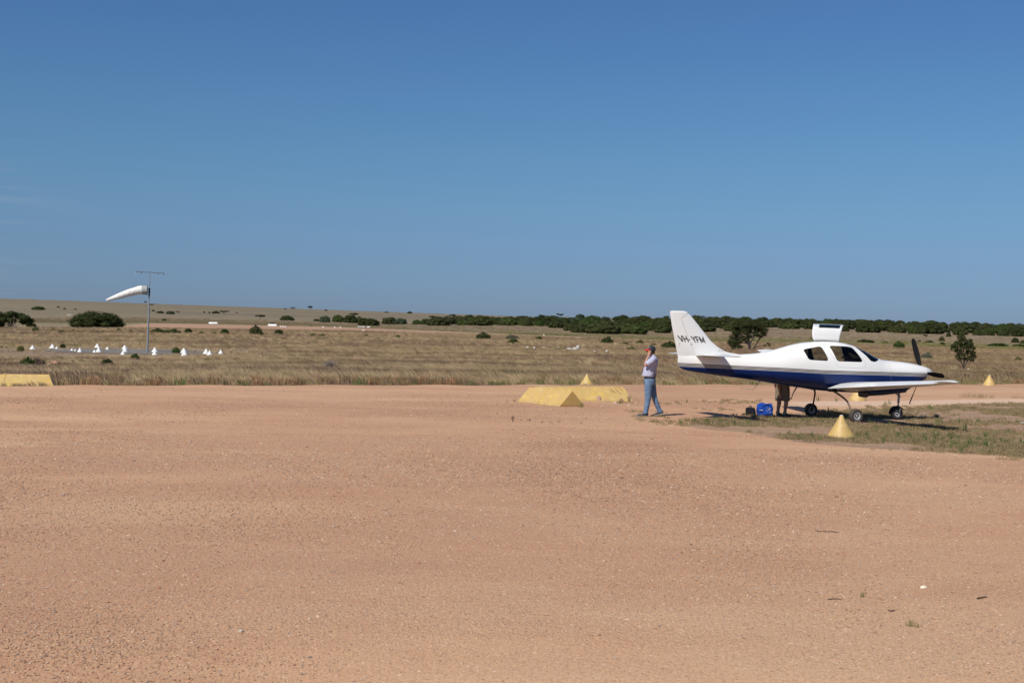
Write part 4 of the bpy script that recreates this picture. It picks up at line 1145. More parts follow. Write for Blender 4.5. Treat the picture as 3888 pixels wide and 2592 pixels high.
# white runway markers
for u, v, wpx, lab in ((808, 1229.5, 36, 'white gable marker on the far side of the runway, leftmost'), (1033, 1237, 34, 'white gable marker by the runway below a small dark bush'),
                       (1370, 1242.3, 30, 'longer of two low white markers in front of a big round bush'), (1398, 1242.8, 16, 'shorter of two low white markers in front of a big round bush'), (262, 1196, 16, 'small white marker left of the big dome bush')):
    p = place(u, v); w_ = wpx / FPX * p.y; hh = .55 if wpx > 30 else .3
    gable('white_runway_marker', (p.x - w_ / 2, p.y, p.z), (p.x + w_ / 2, p.y, p.z), .9, hh, .2, .2, lab, M_WCONE, group='white markers along the runway', seam=False)
for u, v, lab in ((1065.6, 1241, 'leftmost of three tiny white cones on the runway edge'), (1074.5, 1241.5, 'middle of three tiny white cones on the runway edge'), (1083, 1241.8, 'rightmost of three tiny white cones on the runway edge'),
                  (1227, 1243, 'tiny white cone alone on the runway edge in the middle distance'), (1271, 1244, 'tiny white cone, left one of a close pair on the runway'), (1292, 1244.5, 'tiny white cone, right one of a close pair on the runway'),
                  (1380, 1255, 'tiny white cone on the near edge of the runway'), (2065, 1273.5, 'small white cone on the green verge between the bushes')):
    p = place(u, v); o = mesh_obj('runway_cone', wc_me, None, M_WCONE); o.location = p; o.scale = (.55, .55, .42); tag(o, lab, 'marker cone', 'white cones along the runway')

# ------------------------------------------------------------------ windsock
ws = empty('windsock', WSY, 0); tag(ws, 'white windsock on a tall grey pole with a lamp crossarm', 'windsock')
K = WSY.y / FPX
def wp(u, v, y=0): return Vector(((u - 559) * K, y, (1339 - v) * K))
M_DARKG = flat('dark_grey_metal', (.09, .10, .11), .7, .1)
M_POLE = flat('galvanised_pole', (.27, .30, .31), .5, .4)
mb = MB(); mb.tube([wp(559, 1341), wp(562.6, 1172)], [.095, .085], 16); mb.tube([wp(562.5, 1176), wp(562.7, 1168)], .10, 16); mb.build('pole', M_POLE, ws)
mb = MB(); mb.tube([wp(561.6, 1176), wp(562.8, 1120)], .055, 12); mb.build('pole_extension', M_GREYM, ws)
mb = MB(); mb.tube([wp(562.8, 1124), wp(563.2, 1096)], .075, 12); mb.box(wp(563.5, 1096), (.14, .14, .08)); mb.box(wp(563.5, 1108.5), (.16, .14, .05)); mb.build('swivel', M_BLACK, ws)
mb = MB(); mb.tube([wp(563.2, 1096), wp(564.7, 1030)], [.04, .03], 10); mb.build('mast', M_GREYM, ws)
mb = MB(); mb.tube([wp(509.7, 1031.6), wp(564.7, 1033.6), wp(618, 1036)], .032, 8); mb.build('crossarm', M_DARKG, ws)
for u, v in ((511, 1032), (532, 1032.5), (596, 1035.5), (617, 1036.5)):
    lp = empty('lamp', (0, 0, 0)); lp.parent = ws
    mb = MB(); mb.tube([wp(u, v), wp(u, v + 3.2)], [.03, .055], 10); mb.build('lamp_housing', M_DARKG, lp)
    mb = MB(); c = wp(u, v + 4.0); ellipsoid(mb, c, (.06, .06, .05)); mb.build('lamp_lens', flat('lens_glass', (.7, .7, .68) if u < 520 else (.15, .15, .16), .2), lp)
for v in (1097, 1108):
    mb = MB(); mb.tube([wp(563, v), wp(556, v)], .028, 8); mb.build('hinge_arm', M_BLACK, ws)
def wq(u, v): return wp(u, v, (u - 563) * K * .30)
AX = (wq(556, 1102) - wq(540, 1102)).normalized()
mb = MB(); c = wq(555.8, 1102)
UPV = Vector((0, 0, 1)); SDV = AX.cross(UPV)
mb.tube([c + (UPV * math.cos(a) + SDV * math.sin(a)) * 18 * K for a in np.linspace(0, 2 * PI, 33)], .028, 6, caps=False)
mb.build('hoop', M_BLACK, ws)
mb = MB(); mb.tube([wq(555.5, 1102), wq(537.2, 1101.5)], [17.4 * K, 16.8 * K], 36, caps=False)
cf = mb.build('collar', flat('grey_canvas', (.34, .36, .35), .8), ws)
mb = MB(); cs = [(537.5, 1101.5, 16.9), (530, 1102.2, 16.6), (522, 1104.2, 15.6), (514, 1106.8, 14.8), (500, 1111, 14.2), (486, 1115.8, 13.2), (468, 1122.8, 11.8), (450, 1130, 9.8), (432, 1137, 7.2), (414.5, 1144, 4.0)]
mb.tube([wq(u, v) for u, v, r in cs], [r * K for u, v, r in cs], 36, caps=False)
def sockmat():
    m = NT('white_sock_cloth', .8); P = m.tc()
    m.color(m.mix(m.mr(m.noise(P, 2, 4), .35, .7), (.74, .71, .66), (.80, .78, .74)))
    m.p.inputs['Subsurface Weight'].default_value = 0
    m.bump(m.noise(m.mapping(P, (1.5, .6, .6)), 3.5, 4, .6, 1.0), .8, .12); return m.m
mb.build('sock', sockmat(), ws)

# ------------------------------------------------------------------ vegetation
def leaf_mat(name, a, b, c3, rough=.75):
    m = NT(name, rough); r = m.rand(); P = m.pos()
    t = m.ma('FRACT', m.ma('ADD', m.ma('MULTIPLY', r, 1.0), m.ma('MULTIPLY', m.noise(P, .35, 3, .6), .9)))
    c = m.ramp(t, [(0, a), (.35, b), (.7, c3), (1, a)])
    c = m.mix(m.mr(m.noise(P, 2.2, 4, .6), .35, .7, 0, .55), c, tuple(x * .5 for x in a))
    m.color(c); m.p.inputs['Specular IOR Level'].default_value = .08
    return m.m
M_LEAF = leaf_mat('mallee_leaves', (.030, .039, .012), (.040, .051, .016), (.050, .053, .020))
M_LEAF_G = leaf_mat('green_leaves', (.036, .058, .013), (.048, .070, .018), (.058, .070, .022))
M_LEAF_Y = leaf_mat('yellowish_leaves', (.085, .090, .022), (.12, .11, .030), (.10, .095, .035))
M_LEAF_GREY = leaf_mat('greyish_leaves', (.09, .095, .06), (.12, .12, .085), (.10, .11, .08))
M_DRY = leaf_mat('dry_brown_twigs', (.12, .085, .065), (.16, .11, .08), (.13, .095, .08))
M_ORANGE = leaf_mat('rusty_weeds', (.20, .11, .035), (.26, .15, .05), (.18, .10, .04))
M_BARK = flat('grey_brown_bark', (.14, .105, .08), .9, var=.3, sc=8, bump=.5)
M_TWIG = flat('bleached_twig', (.24, .20, .17), .9)

def leaf_quads(C, N, size, g):
    """C centres (n,3), N approx normals, returns verts & faces"""
    n = len(C)
    nn = N + g.normal(0, .5, (n, 3)); nn /= np.linalg.norm(nn, axis=1)[:, None] + 1e-9
    a = np.cross(nn, g.normal(0, 1, (n, 3))); a /= np.linalg.norm(a, axis=1)[:, None] + 1e-9
    b = np.cross(nn, a)
    s1 = size * g.uniform(.6, 1.3, n)[:, None]; s2 = s1 * g.uniform(.45, .8, n)[:, None]
    V = np.stack([C - a * s1, C - b * s2, C + a * s1, C + b * s2], 1).reshape(-1, 3)
    F = np.arange(4 * n).reshape(n, 4)
    return V, F
ICO = None
def ico():
    global ICO
    if ICO is None:
        bm = bmesh.new(); bmesh.ops.create_icosphere(bm, subdivisions=2, radius=1)
        bm.verts.ensure_lookup_table(); V = np.array([v.co[:] for v in bm.verts]); F = np.array([[v.index for v in f.verts] for f in bm.faces]); bm.free(); ICO = (V, F)
    return ICO
def crown_mesh(name, lobes, n_leaf, leaf, seed, core=.86, mat=None):
    """lobes: (x,y,z,rx,ry,rz)"""
    g = np.random.default_rng(seed); lobes = np.array(lobes, float)
    area = (lobes[:, 3] * lobes[:, 5] + lobes[:, 4] * lobes[:, 3]); pr = area / area.sum()
    idx = g.choice(len(lobes), n_leaf, p=pr); d = g.normal(0, 1, (n_leaf, 3)); d /= np.linalg.norm(d, axis=1)[:, None]
    d[:, 2] = np.where(g.random(n_leaf) < .6, np.abs(d[:, 2]), d[:, 2])
    L = lobes[idx]; rr = g.uniform(.80, 1.12, n_leaf)[:, None]
    C = L[:, :3] + d * L[:, 3:] * rr
    V, F = leaf_quads(C, d, leaf, g)
    Vs, Fs = [V], [[tuple(f) for f in F.tolist()]]; off = len(V)
    if core > 0:
        iv, if_ = ico()
        for l in lobes:
            vv = iv * l[3:] * core * (1 + g.normal(0, .07, (len(iv), 1))) + l[:3]
            Vs.append(vv); Fs.append([tuple(f) for f in (if_ + off).tolist()]); off += len(vv)
    me = np_mesh(name, np.concatenate(Vs), [f for fs in Fs for f in fs], smooth=False)
    if mat: me.materials.append(mat)
    return me
def dome_lobes(seed, n=26, flat_=1.0, r=(.10, .17)):
    g = np.random.default_rng(seed); out = []
    for i in range(n):
        a = g.uniform(0, 2 * PI); q = math.sqrt(g.uniform(0, 1)) * .86
        rad = g.uniform(*r); zz = math.sqrt(max(0, 1 - q * q)) * (1 - rad * 1.5) * g.uniform(.75, 1.05)
        out.append((math.cos(a) * q * .42, math.sin(a) * q * .42, max(.08, zz - .02), rad, rad, rad * 1.35 * flat_))
    for i in range(10):
        a = 2 * PI * i / 10 + g.uniform(-.2, .2); out.append((math.cos(a) * .36, math.sin(a) * .36, .22, .14, .14, .24))
    out.append((0, 0, .42, .39, .39, .46))
    return out
NEAR_DOMES = [crown_mesh('dome_bush_%d' % i, dome_lobes(i + 3, 34), 9000, .019, i, core=.72, mat=M_LEAF) for i in range(2)]
M_LEAF_O = leaf_mat('olive_leaves', (.046, .054, .016), (.058, .062, .020), (.038, .048, .019))
M_LEAF_HAZE = leaf_mat('haze_tinted_leaves', (.045, .062, .034), (.056, .074, .042), (.040, .050, .030))  # second one: distance haze painted into the leaf colour
BELT = [crown_mesh('belt_bush_%d' % i, dome_lobes(i + 20, 14 + 2 * i, 1.0, (.11, .21)), 3600, .022, i + 40, core=.80, mat=(M_LEAF, M_LEAF_O, M_LEAF, M_LEAF_HAZE, M_LEAF_G, M_LEAF, M_LEAF_O)[i]) for i in range(7)]
SMALL = {}
for key, mm in (('d', M_LEAF), ('g', M_LEAF_G), ('y', M_LEAF_Y), ('s', M_LEAF_GREY), ('r', M_DRY), ('o', M_ORANGE)):
    SMALL[key] = [crown_mesh('shrub_%s%d' % (key, i), dome_lobes(i + 60, 9, 1.1, (.10, .2)), 900, .045, i + 80, core=.72, mat=mm) for i in range(3)]
# flat-topped umbrella tree for the ridge: trunk + crown
def umbrella(seed):
    g = np.random.default_rng(seed); lobes = []
    for i in range(9):
        lobes.append((g.uniform(-.38, .38) + .05, g.uniform(-.3, .3), .72 + g.uniform(-.14, .10), g.uniform(.13, .2), .15, .17))
    me = crown_mesh('umbrella_crown', lobes, 900, .035, seed, core=.7, mat=M_LEAF)
    mb = MB(); mb.tube([(0, 0, -.03), (.02, 0, .3), (-.06, 0, .62)], [.035, .028, .015], 7); mb.tube([(.02, 0, .3), (.15, .05, .66)], [.024, .012], 6); mb.tube([(.01, 0, .25), (-.22, -.04, .64)], [.02, .01], 6)
    tm_ = bpy.data.meshes.new('umbrella_trunk'); tm_.from_pydata([tuple(p) for p in mb.v], [], mb.f); tm_.materials.append(M_BARK)
    return me, tm_
UMB = [umbrella(s_) for s_ in (5, 6, 7)]

def bush(u, v, w, h, kind, lab, name='shrub', cat='bush', group=None, Y=None, i=[0]):
    p = place(u, v) if Y is None else on_ground(u, Y)
    i[0] += 1
    sx, sz = w / FPX * p.y, h / FPX * p.y
    if 60 < p.y < 339 and kind != 'U': sz += .22; sx = max(sx + .1, sz / .72)
    if kind == 'N': me = NEAR_DOMES[i[0] % 2]
    elif kind == 'B': me = BELT[i[0] % 7]
    elif kind == 'U':
        c, t = UMB[i[0] % 3]; e = empty(name, p, 0); e.scale = (sx, sx * .8, sz)
        mesh_obj('trunk', t, e); mesh_obj('crown', c, e); tag(e, lab, cat, group); return e
    else: me = SMALL[kind][i[0] % 3]
    o = mesh_obj(name, me); o.location = p; o.location.z -= .04 * sz
    o.rotation_euler = (0, 0, random.uniform(-.5, .5) + (PI if random.random() < .5 else 0)); o.scale = (sx, max(sx * .75, sz), sz * 1.04)
    tag(o, lab, cat, group); return o

bush(370, 1245, 214, 68, 'N', 'large dark green dome-shaped bush left of the windsock pole', 'mallee_bush')
# big tree at the left edge with visible limbs
p = place(52, 1246); e = empty('mallee_tree', p); tag(e, 'spreading dark green tree with pale limbs at the left edge', 'tree')
s_ = p.y / FPX
lob = []
g = np.random.default_rng(4)
for (x, z, r) in ((-95, 42, 30), (-60, 48, 28), (-25, 50, 24), (0, 58, 18), (20, 48, 24), (42, 40, 24), (55, 30, 20), (-40, 30, 26), (-75, 22, 30), (-10, 28, 22), (30, 24, 18), (55, 18, 14), (-50, 12, 20), (-90, 10, 26), (-20, 12, 14)):
    lob.append((x * s_, g.uniform(-20, 20) * s_, z * s_ * .96, r * s_ * .95, r * s_ * .9, r * s_ * .58))
mesh_obj('crown', crown_mesh('crown', lob, 5200, .14, 9, core=.8, mat=M_LEAF), e)
mb = MB()
for dx, dz in ((-22, 30), (-8, 34), (8, 34), (22, 28), (32, 20)):
    mb.tube([(0 + dx * .1 * s_, -1.0, -.2), (dx * .5 * s_, -1.2, dz * .45 * s_), (dx * s_, -.9, dz * s_)], [.14, .10, .05], 7)
mb.build('trunk', M_BARK, e)
bush(119, 1243, 46, 21, 'N', 'small oval bush at the right foot of the left-edge tree'); bush(134, 1258, 17, 15, 'g', 'little green shrub just below the oval bush near the left edge')

SHR = [
 (145, 1176, 54, 15, 'B', 'flat-topped dark thicket on the hillside above the left-edge tree'), (221, 1168, 13, 6, 'd', 'tiny dark bush highest on the left hillside'),
 (244, 1179, 15, 11, 'U', 'small tree on the slope, left of two above the big dome bush'), (286, 1180, 11, 10, 'U', 'small tree on the slope, right of two above the big dome bush'),
 (237, 1264, 30, 9, 'g', 'low flat green shrub in front of the gap left of the big dome bush'), (201, 1258, 22, 7, 'y', 'low yellowish shrub between left-edge tree and big dome bush'),
 (277, 1259, 17, 6, 'y', 'low yellowish shrub at the left front of the big dome bush'), (371, 1265, 14, 6, 'd', 'small dark low shrub centred in front of the big dome bush'),
 (390, 1264, 12, 6, 'y', 'small olive shrub right beside the dark one before the dome bush'), (451, 1258, 18, 10, 'd', 'small round dark shrub at the right front of the big dome bush'),
 (496, 1261, 20, 6, 'y', 'low olive shrub between the big dome bush and the windsock pole'),
 (600, 1267, 58, 19, 'd', 'dark spiky shrub clump just right of the windsock pole'), (655, 1268, 62, 18, 'g', 'long olive shrub clump second right of the windsock pole'),
 (715, 1267, 28, 20, 'd', 'round dark green shrub third right of the windsock pole'), (765, 1269, 26, 8, 'd', 'low dark shrub among pale stones right of the windsock'),
 (815, 1270, 20, 8, 'y', 'faint low olive shrub left of the yellow-green round one'), (853, 1270, 31, 22, 'g', 'rounded yellow-green shrub with a lighter top below the runway'),
 (624, 1218, 20, 9, 'd', 'small dark shrub above the pink runway right of the windsock'), (582, 1182, 12, 8, 'd', 'small dark bush at the left end of the hillside row by the pole'),
 (608, 1190, 32, 11, 'B', 'low thicket on the hillside just right of the windsock pole'), (647, 1192, 38, 14, 'B', 'wider thicket on the hillside right of the pole'), (674, 1190, 15, 10, 'U', 'thin grey tree ending the hillside thicket row'),
 (775, 1187, 9, 6, 'd', 'first of two dot-like bushes on the middle hillside'), (795, 1189, 8, 7, 'd', 'second of two dot-like bushes on the middle hillside'),
 (819, 1190, 34, 11, 'B', 'oval thicket on the hillside above the white gable marker'), (850, 1191, 34, 13, 'U', 'wind-bent flat tree beside the oval hillside thicket'), (899, 1193, 9, 9, 'U', 'tiny lone tree on the slope above the runway'),
 (551, 1154, 11, 12, 'U', 'small tree on the ridge skyline touching the windsock pole'), (574, 1157, 24, 4, 'd', 'flat low bush on the ridge right behind the windsock pole'),
 (105, 1397, 26, 31, 'g', 'upright green shrub beside a dry brown bush at the left'), (143, 1397, 52, 31, 'r', 'purplish dry leafless bush on the bare bank at the left'), (406, 1393, 34, 25, 'd', 'dark green round shrub in dry grass below the white cones'),
 (424, 1395, 16, 8, 'g', 'small green sprig at the right foot of the dark round shrub'), (512, 1364, 17, 15, 'g', 'small green weed under the white cone trio'), (78, 1333, 19, 15, 'y', 'yellow-green weed left of the first white cone'),
 (668, 1341, 23, 17, 'g', 'bright green weed between white cones right of the pole'), (38, 1403, 22, 14, 'o', 'orange-yellow weed near the left edge'), (238, 1320, 12, 10, 'd', 'small dark weed at the back of the gravel circle'),
 (987, 1211, 46, 17, 'U', 'nearly black umbrella-shaped tree above the runway'), (1090, 1216, 62, 20, 'B', 'wide arched dark bush above the runway'), (1034, 1231, 22, 8, 'd', 'small bush directly behind a white gable marker'),
 (970, 1272, 38, 36, 'd', 'tall dark green shrub in front of the runway'), (990, 1273, 17, 13, 'd', 'small dark shrub leaning on the tall one before the runway'), (1058, 1271, 38, 20, 'd', 'dark green rounded shrub right of the tall one before the runway'),
 (1191, 1278, 26, 9, 'g', 'low green strip shrub, left of two near the runway'), (1222, 1278, 30, 8, 'g', 'low green strip shrub, right of two near the runway'), (1392, 1281, 16, 10, 'g', 'small round green shrub before the big round bush'), (1511, 1283, 15, 9, 'g', 'small green shrub in open grass right of centre'),
 (1083, 1174, 11, 5, 'd', 'small oval bush on the skyline, first of four'), (1111, 1175, 17, 10, 'U', 'small umbrella tree on the skyline beside a bare one'), (1177, 1178, 21, 18, 'U', 'windswept tree standing tallest on the ridge skyline'),
 (1238, 1180, 16, 6, 'd', 'small oval bush on the skyline right of the windswept tree'), (1467, 1187, 20, 5, 'd', 'flat bush on the skyline in the middle of the photo'), (1556, 1190, 21, 9, 'd', 'rounded bush on the skyline left of the tree belt'),
 (1202, 1219, 26, 10, 'B', 'small bush at the left end of the middle tree group'), (1233, 1222, 46, 27, 'B', 'rounded bush second in the middle tree group'), (1284, 1223, 52, 31, 'B', 'bushy tree third in the middle tree group'),
 (1331, 1225, 62, 33, 'B', 'widest dense tree of the middle tree group'), (1364, 1223, 30, 24, 'B', 'tree ending the middle tree group on the right'), (1343, 1203, 40, 16, 'U', 'flat-topped tree peeping over the middle tree group'),
 (1400, 1236, 98, 32, 'N', 'big low round bush standing in front of the tree line'), (1479, 1230, 68, 29, 'B', 'dense bush right of the big low round bush'), (1522, 1231, 52, 27, 'B', 'rounded bush following to the right in the tree line'), (1584, 1231, 42, 19, 'B', 'low bush in the gap of the tree line'),
 (1616, 1232, 42, 25, 'B', 'tall narrow bush at the right side of the tree line gap'), (1834, 1291, 60, 28, 'd', 'round dark shrub alone in front of the green runway verge'), (1945, 1290, 52, 18, 's', 'grey spiky shrub behind a green one in the grass'), (1949, 1305, 52, 17, 'g', 'low green shrub in front of the grey spiky one'),
 (2047, 1291, 32, 12, 'g', 'low dark green shrub near the small white cone'), (2306, 1309, 47, 31, 'd', 'dark angular shrub left above the person in the cap'), (2374, 1310, 32, 9, 'd', 'flat dark shrub right of the angular one'),
 (2431, 1310, 25, 17, 'g', 'round green shrub above the cap'), (2397, 1332, 33, 12, 'y', 'low olive shrub level with the cap to its left'), (2480, 1314, 32, 8, 'y', 'low olive shrub between the cap and the rudder'), (2542, 1325, 62, 26, 'd', 'dark shrub half hidden behind the rudder'),
 (3287, 1300, 66, 13, 'd', 'long low dark shrub beyond the windshield'), (3361, 1302, 32, 6, 'd', 'flat dark shrub right of the long low one'), (3412, 1324, 43, 28, 'g', 'green shrub with a slanting top between cabin and propeller'), (3514, 1286, 15, 18, 'U', 'sparse little tree above the upper propeller blade'),
 (3576, 1295, 27, 19, 'B', 'round bush right of the propeller tip'), (3602, 1278, 21, 19, 'B', 'small round tree at the foot of the belt right of the propeller'), (3529, 1300, 32, 9, 'd', 'low dark shrub just above the green verge by the propeller'),
 (3578, 1309, 24, 12, 'd', 'low shrub under the round bush right of the propeller'), (3490, 1296, 16, 6, 'd', 'tiny dark shrub close to the propeller tip'), (3655, 1312, 60, 11, 'g', 'low green hedge left part behind the slender tree'),
 (3790, 1314, 90, 14, 'g', 'low green hedge right of the slender tree'), (3872, 1316, 60, 12, 'g', 'low green hedge ending at the right edge'), (3855, 1301, 31, 22, 'B', 'round small tree near the right edge'), (3884, 1304, 26, 14, 'B', 'small bush cut by the right edge'),
 (3865, 1374, 21, 14, 'y', 'small olive weed tuft near the right edge'), (3519, 1366, 17, 24, 's', 'thin greyish weed right of the propeller blade'), (3080, 1286, 14, 4, 'd', 'tiny dark shrub just behind the cabin roof'),
]
for q in SHR: bush(*q, name=('small_tree' if q[4] == 'U' else 'shrub'), cat=('tree' if q[4] == 'U' else 'bush'))

# belt of mallee along the horizon
def top_of(u): return 3.0 * np.sin(u * .017) + 2.2 * np.sin(u * .047 + 1) + np.interp(u, [1640, 1900, 2100, 2200, 2400, 2560, 2700, 2850, 3000, 3200, 3350, 3600, 3900, 4100], [1203, 1198, 1200, 1192, 1194, 1208, 1192, 1196, 1207, 1200, 1208, 1210, 1224, 1232])
def base_of(u): return np.interp(u, [1640, 1900, 2080, 2200, 2300, 2450, 2700, 2780, 2900, 3050, 3300, 3600, 3900, 4100], [1234, 1234, 1238, 1262, 1268, 1266, 1258, 1254, 1243, 1250, 1261, 1269, 1276, 1282])
LAND = [(2030, 'left of the yellow markers'), (2420, 'above the yellow markers'), (2570, 'left of the fin'), (2780, 'right behind the fin'), (3060, 'left of the open door'),
        (3230, 'behind the open cabin door'), (3480, 'left of the propeller'), (3700, 'above the propeller tip'), (9999, 'near the right edge')]
def land(u): return [t for lim, t in LAND if u < lim][0]
belt = []
for row in range(6):
    t = row / 5.0
    u = 1650.0 + random.uniform(0, 40)
    while u < 3960:
        vb = base_of(u) + (top_of(u) + 20 - base_of(u)) * t + random.uniform(-2.5, 2.5)
        p = place(u, vb)
        hm = random.uniform(2.3, 5.8)
        hpx = hm / p.y * FPX
        if vb - hpx < top_of(u) - 3: hpx = max(13, vb - top_of(u) + random.uniform(-6, 7))
        wpx = hpx * random.uniform(1.5, 3.2) * (1.25 if row > 3 else 1)
        if random.random() > .13 or row > 2: belt.append((u, row, p, hpx, wpx)); u += wpx * random.uniform(.66, 1.0)
if len(belt) > 298: random.shuffle(belt); belt = belt[:298]
for u, row, p, hpx, wpx in belt:
    sc = p.y / FPX
    o = mesh_obj('mallee_tree', BELT[(3 if random.random() < .35 else random.randrange(7)) if row > 3 else random.choice((0, 1, 2, 4, 5, 6))]); o.location = p; o.location.z -= .2  # skyline rows draw the haze-tinted crowns more often
    o.scale = (wpx * sc, wpx * sc * .8, hpx * sc); o.rotation_euler = (0, 0, random.uniform(0, 6.28))
    w_ = ('front', 'front', 'middle', 'middle', 'skyline', 'skyline')[row]
    tag(o, 'mallee tree at the belt %s %s' % (w_, land(u)), 'tree', 'mallee trees at the %s of the belt, %s' % (w_, land(u)))
# umbrella trees poking above the belt
for k, u in enumerate((1640, 1665, 1700, 1718, 1742, 1990, 2060, 2125, 2180, 2330, 2440, 2475, 2530, 2645, 2668, 2712, 2740, 2800, 2870, 2935, 3035, 3120, 3236, 3500, 3640, 3700, 3800)):
    v = top_of(u) + 10; p = place(u, v); hpx = random.uniform(10, 18); sc = p.y / FPX
    cr, tr2 = UMB[k % 3]; e = empty('skyline_tree', p); e.scale = (hpx * 1.6 * sc, hpx * 1.3 * sc, hpx * sc)
    mesh_obj('trunk', tr2, e); mesh_obj('crown', cr, e)
    tag(e, 'small flat-crowned tree poking above the belt %s' % land(u), 'tree', 'flat-crowned trees poking above the belt, %s' % land(u))

# two nearer trees
def tree_with_limbs(name, p, lab, sc, limbs, lobes, n_leaf, leaf, seed, mat, core=.5, trunk_r=.09):
    e = empty(name, p); tag(e, lab, 'tree')
    mb = MB()
    for L in limbs:
        mb.tube([(x * sc, y * sc, z * sc) for x, y, z, r in L], [r * sc for x, y, z, r in L], 8)
    mb.build('trunk', flat('dark_bark_%d' % seed, (.042, .033, .026), .9, var=.3, sc=8, bump=.5), e)
    mesh_obj('crown', crown_mesh('crown', [(x * sc, y * sc, z * sc, r * sc, r * sc, rz * sc) for x, y, z, r, rz in lobes], n_leaf, leaf, seed, core, mat), e)
    return e
p = place(2845, 1331); sc = p.y / FPX
g = np.random.default_rng(17)
lob = [(-12, 0, 100, 26, 18), (-40, 6, 85, 24, 16), (18, -5, 96, 24, 15), (38, 5, 84, 22, 15), (52, 0, 72, 17, 14), (58, 4, 62, 10, 8), (-58, -4, 70, 17, 14), (-48, 5, 58, 17, 13), (0, 10, 78, 24, 15), (22, 8, 66, 14, 10), (-20, -8, 66, 18, 10), (40, -6, 58, 10, 7),
       (-66, 0, 34, 15, 13), (-52, 5, 24, 18, 15), (-66, -3, 16, 10, 9), (-40, -5, 32, 11, 9), (-34, 3, 12, 13, 8), (-56, 3, 44, 13, 8), (-58, 0, 4, 9, 8), (70, 0, 28, 7, 6), (60, 0, 20, 7, 5), (76, 0, 22, 5, 5)]
lob += [(g.uniform(-60, 55), g.uniform(-15, 15), g.uniform(60, 108) - 0, 9, 7) for _ in range(16)]
lob += [(-30, 0, 92, 20, 13), (8, 0, 108, 18, 12), (-62, 0, 84, 13, 10), (-50, 0, 100, 13, 9), (46, 0, 94, 14, 10), (62, 0, 80, 12, 10), (-28, 0, 74, 15, 10), (30, 0, 74, 12, 9), (-70, 0, 50, 11, 10), (-58, 4, 20, 15, 12), (-44, 2, 44, 13, 9), (-68, 0, 26, 12, 10), (-46, -3, 10, 13, 9)]
lob += [(x_, g.uniform(-18, 18), z_, 12, 9) for x_, z_ in [(-5 + 62 * math.sqrt(a_) * math.cos(b_), 72 + 42 * math.sqrt(a_) * math.sin(b_)) for a_, b_ in zip(g.random(34), g.uniform(0, 6.28, 34))] if not (x_ > 8 and z_ < 52)]
lob += [(g.uniform(-72, -30), g.uniform(-8, 8), g.uniform(4, 46), 12, 10) for _ in range(12)]
lob = [l for l in lob if (l[0] / 75) ** 2 + ((l[2] - 60) / 62) ** 2 < 1.15 or l[2] < 50]
limbs = [[(0, 0, -3, 6), (1, 0, 14, 5.5), (-1, 0, 30, 4.5), (-8, 0, 60, 3), (-14, 0, 85, 1.5)], [(0, 0, 22, 4.5), (-22, 0, 40, 2.5), (-42, 0, 52, 1.3)], [(0, 0, 26, 3.5), (14, 0, 45, 2.5), (18, 0, 80, 1.2)],
         [(10, 2, -2, 3), (24, 2, 22, 2.4), (38, 0, 46, 2), (50, 0, 64, 1.2)], [(18, 0, 8, 1.6), (34, 0, 18, 1.3), (60, 0, 23, .8)], [(-2, 0, 30, 2.5), (-24, 4, 30, 1.8), (-45, 5, 26, 1)], [(-1, 0, 20, 2.2), (-16, 0, 48, 1.6), (-36, 0, 66, 1)]]
tree_with_limbs('casuarina_tree', p, 'dark bushy tree with spreading limbs standing behind the tail of the aircraft', sc, limbs, lob, 22000, .06, 17, M_LEAF, core=.55)
p = place(3657, 1411); sc = p.y / FPX
lob = [(-10, 0, 128, 15, 14), (0, 4, 112, 18, 14), (-24, -3, 104, 15, 12), (20, 0, 104, 16, 12), (-34, 3, 86, 14, 12), (30, 0, 88, 14, 12), (0, -6, 90, 16, 12), (-18, 4, 74, 14, 11), (22, 3, 72, 14, 11), (36, 0, 70, 10, 9), (-6, -3, 60, 14, 11), (-22, 0, 56, 9, 9), (26, 0, 52, 12, 11), (42, 0, 56, 7, 8), (10, 3, 46, 10, 8), (-14, 0, 46, 8, 7), (34, 0, 42, 7, 6), (-12, 0, 139, 8, 7), (26, 0, 118, 8, 7), (-40, 0, 96, 8, 7)]
limbs = [[(0, 0, -3, 3.2), (0, 0, 16, 2.8), (3, 0, 40, 2.2), (0, 0, 80, 1.6), (-8, 0, 125, .8)], [(0, 0, 10, 2), (14, 0, 40, 1.6), (28, 0, 66, .9)], [(-1, 0, 18, 2), (-12, 0, 50, 1.5), (-26, 0, 84, .8)], [(0, 0, 6, 1.4), (-14, 0, 24, .8)]]
tree_with_limbs('young_tree', p, 'slender young tree with feathery dark foliage standing right of the propeller', sc, limbs, lob, 6200, .05, 31, M_LEAF, core=0.0)

# bare grey bush
def bare_bush(name, p, w, h, lab, mat, n=46, seed=3, r=.012):
    g = np.random.default_rng(seed); mb = MB()
    for i in range(n):
        a = g.uniform(0, 2 * PI); s0 = g.uniform(.3, 1)
        tipx, tipy = math.cos(a) * w / 2 * s0, math.sin(a) * w / 2 * s0; tz = h * math.sqrt(max(.1, 1 - s0 * s0 * .75)) * g.uniform(.75, 1.05)
        mid = (tipx * .4 + g.normal(0, .05) * w, tipy * .4, tz * .55)
        mb.tube([(0, 0, 0), mid, (tipx, tipy, tz)], [r, r * .6, r * .25], 4, caps=False)
        for j in range(3):
            b = (mid[0] + g.normal(0, .12) * w, mid[1] + g.normal(0, .12) * w, mid[2] + h * g.uniform(.15, .4))
            mb.tube([mid, b], [r * .45, r * .15], 4, caps=False)
    o = mb.build(name, mat, None, fix=False); o.location = p; tag(o, lab, 'bush'); return o
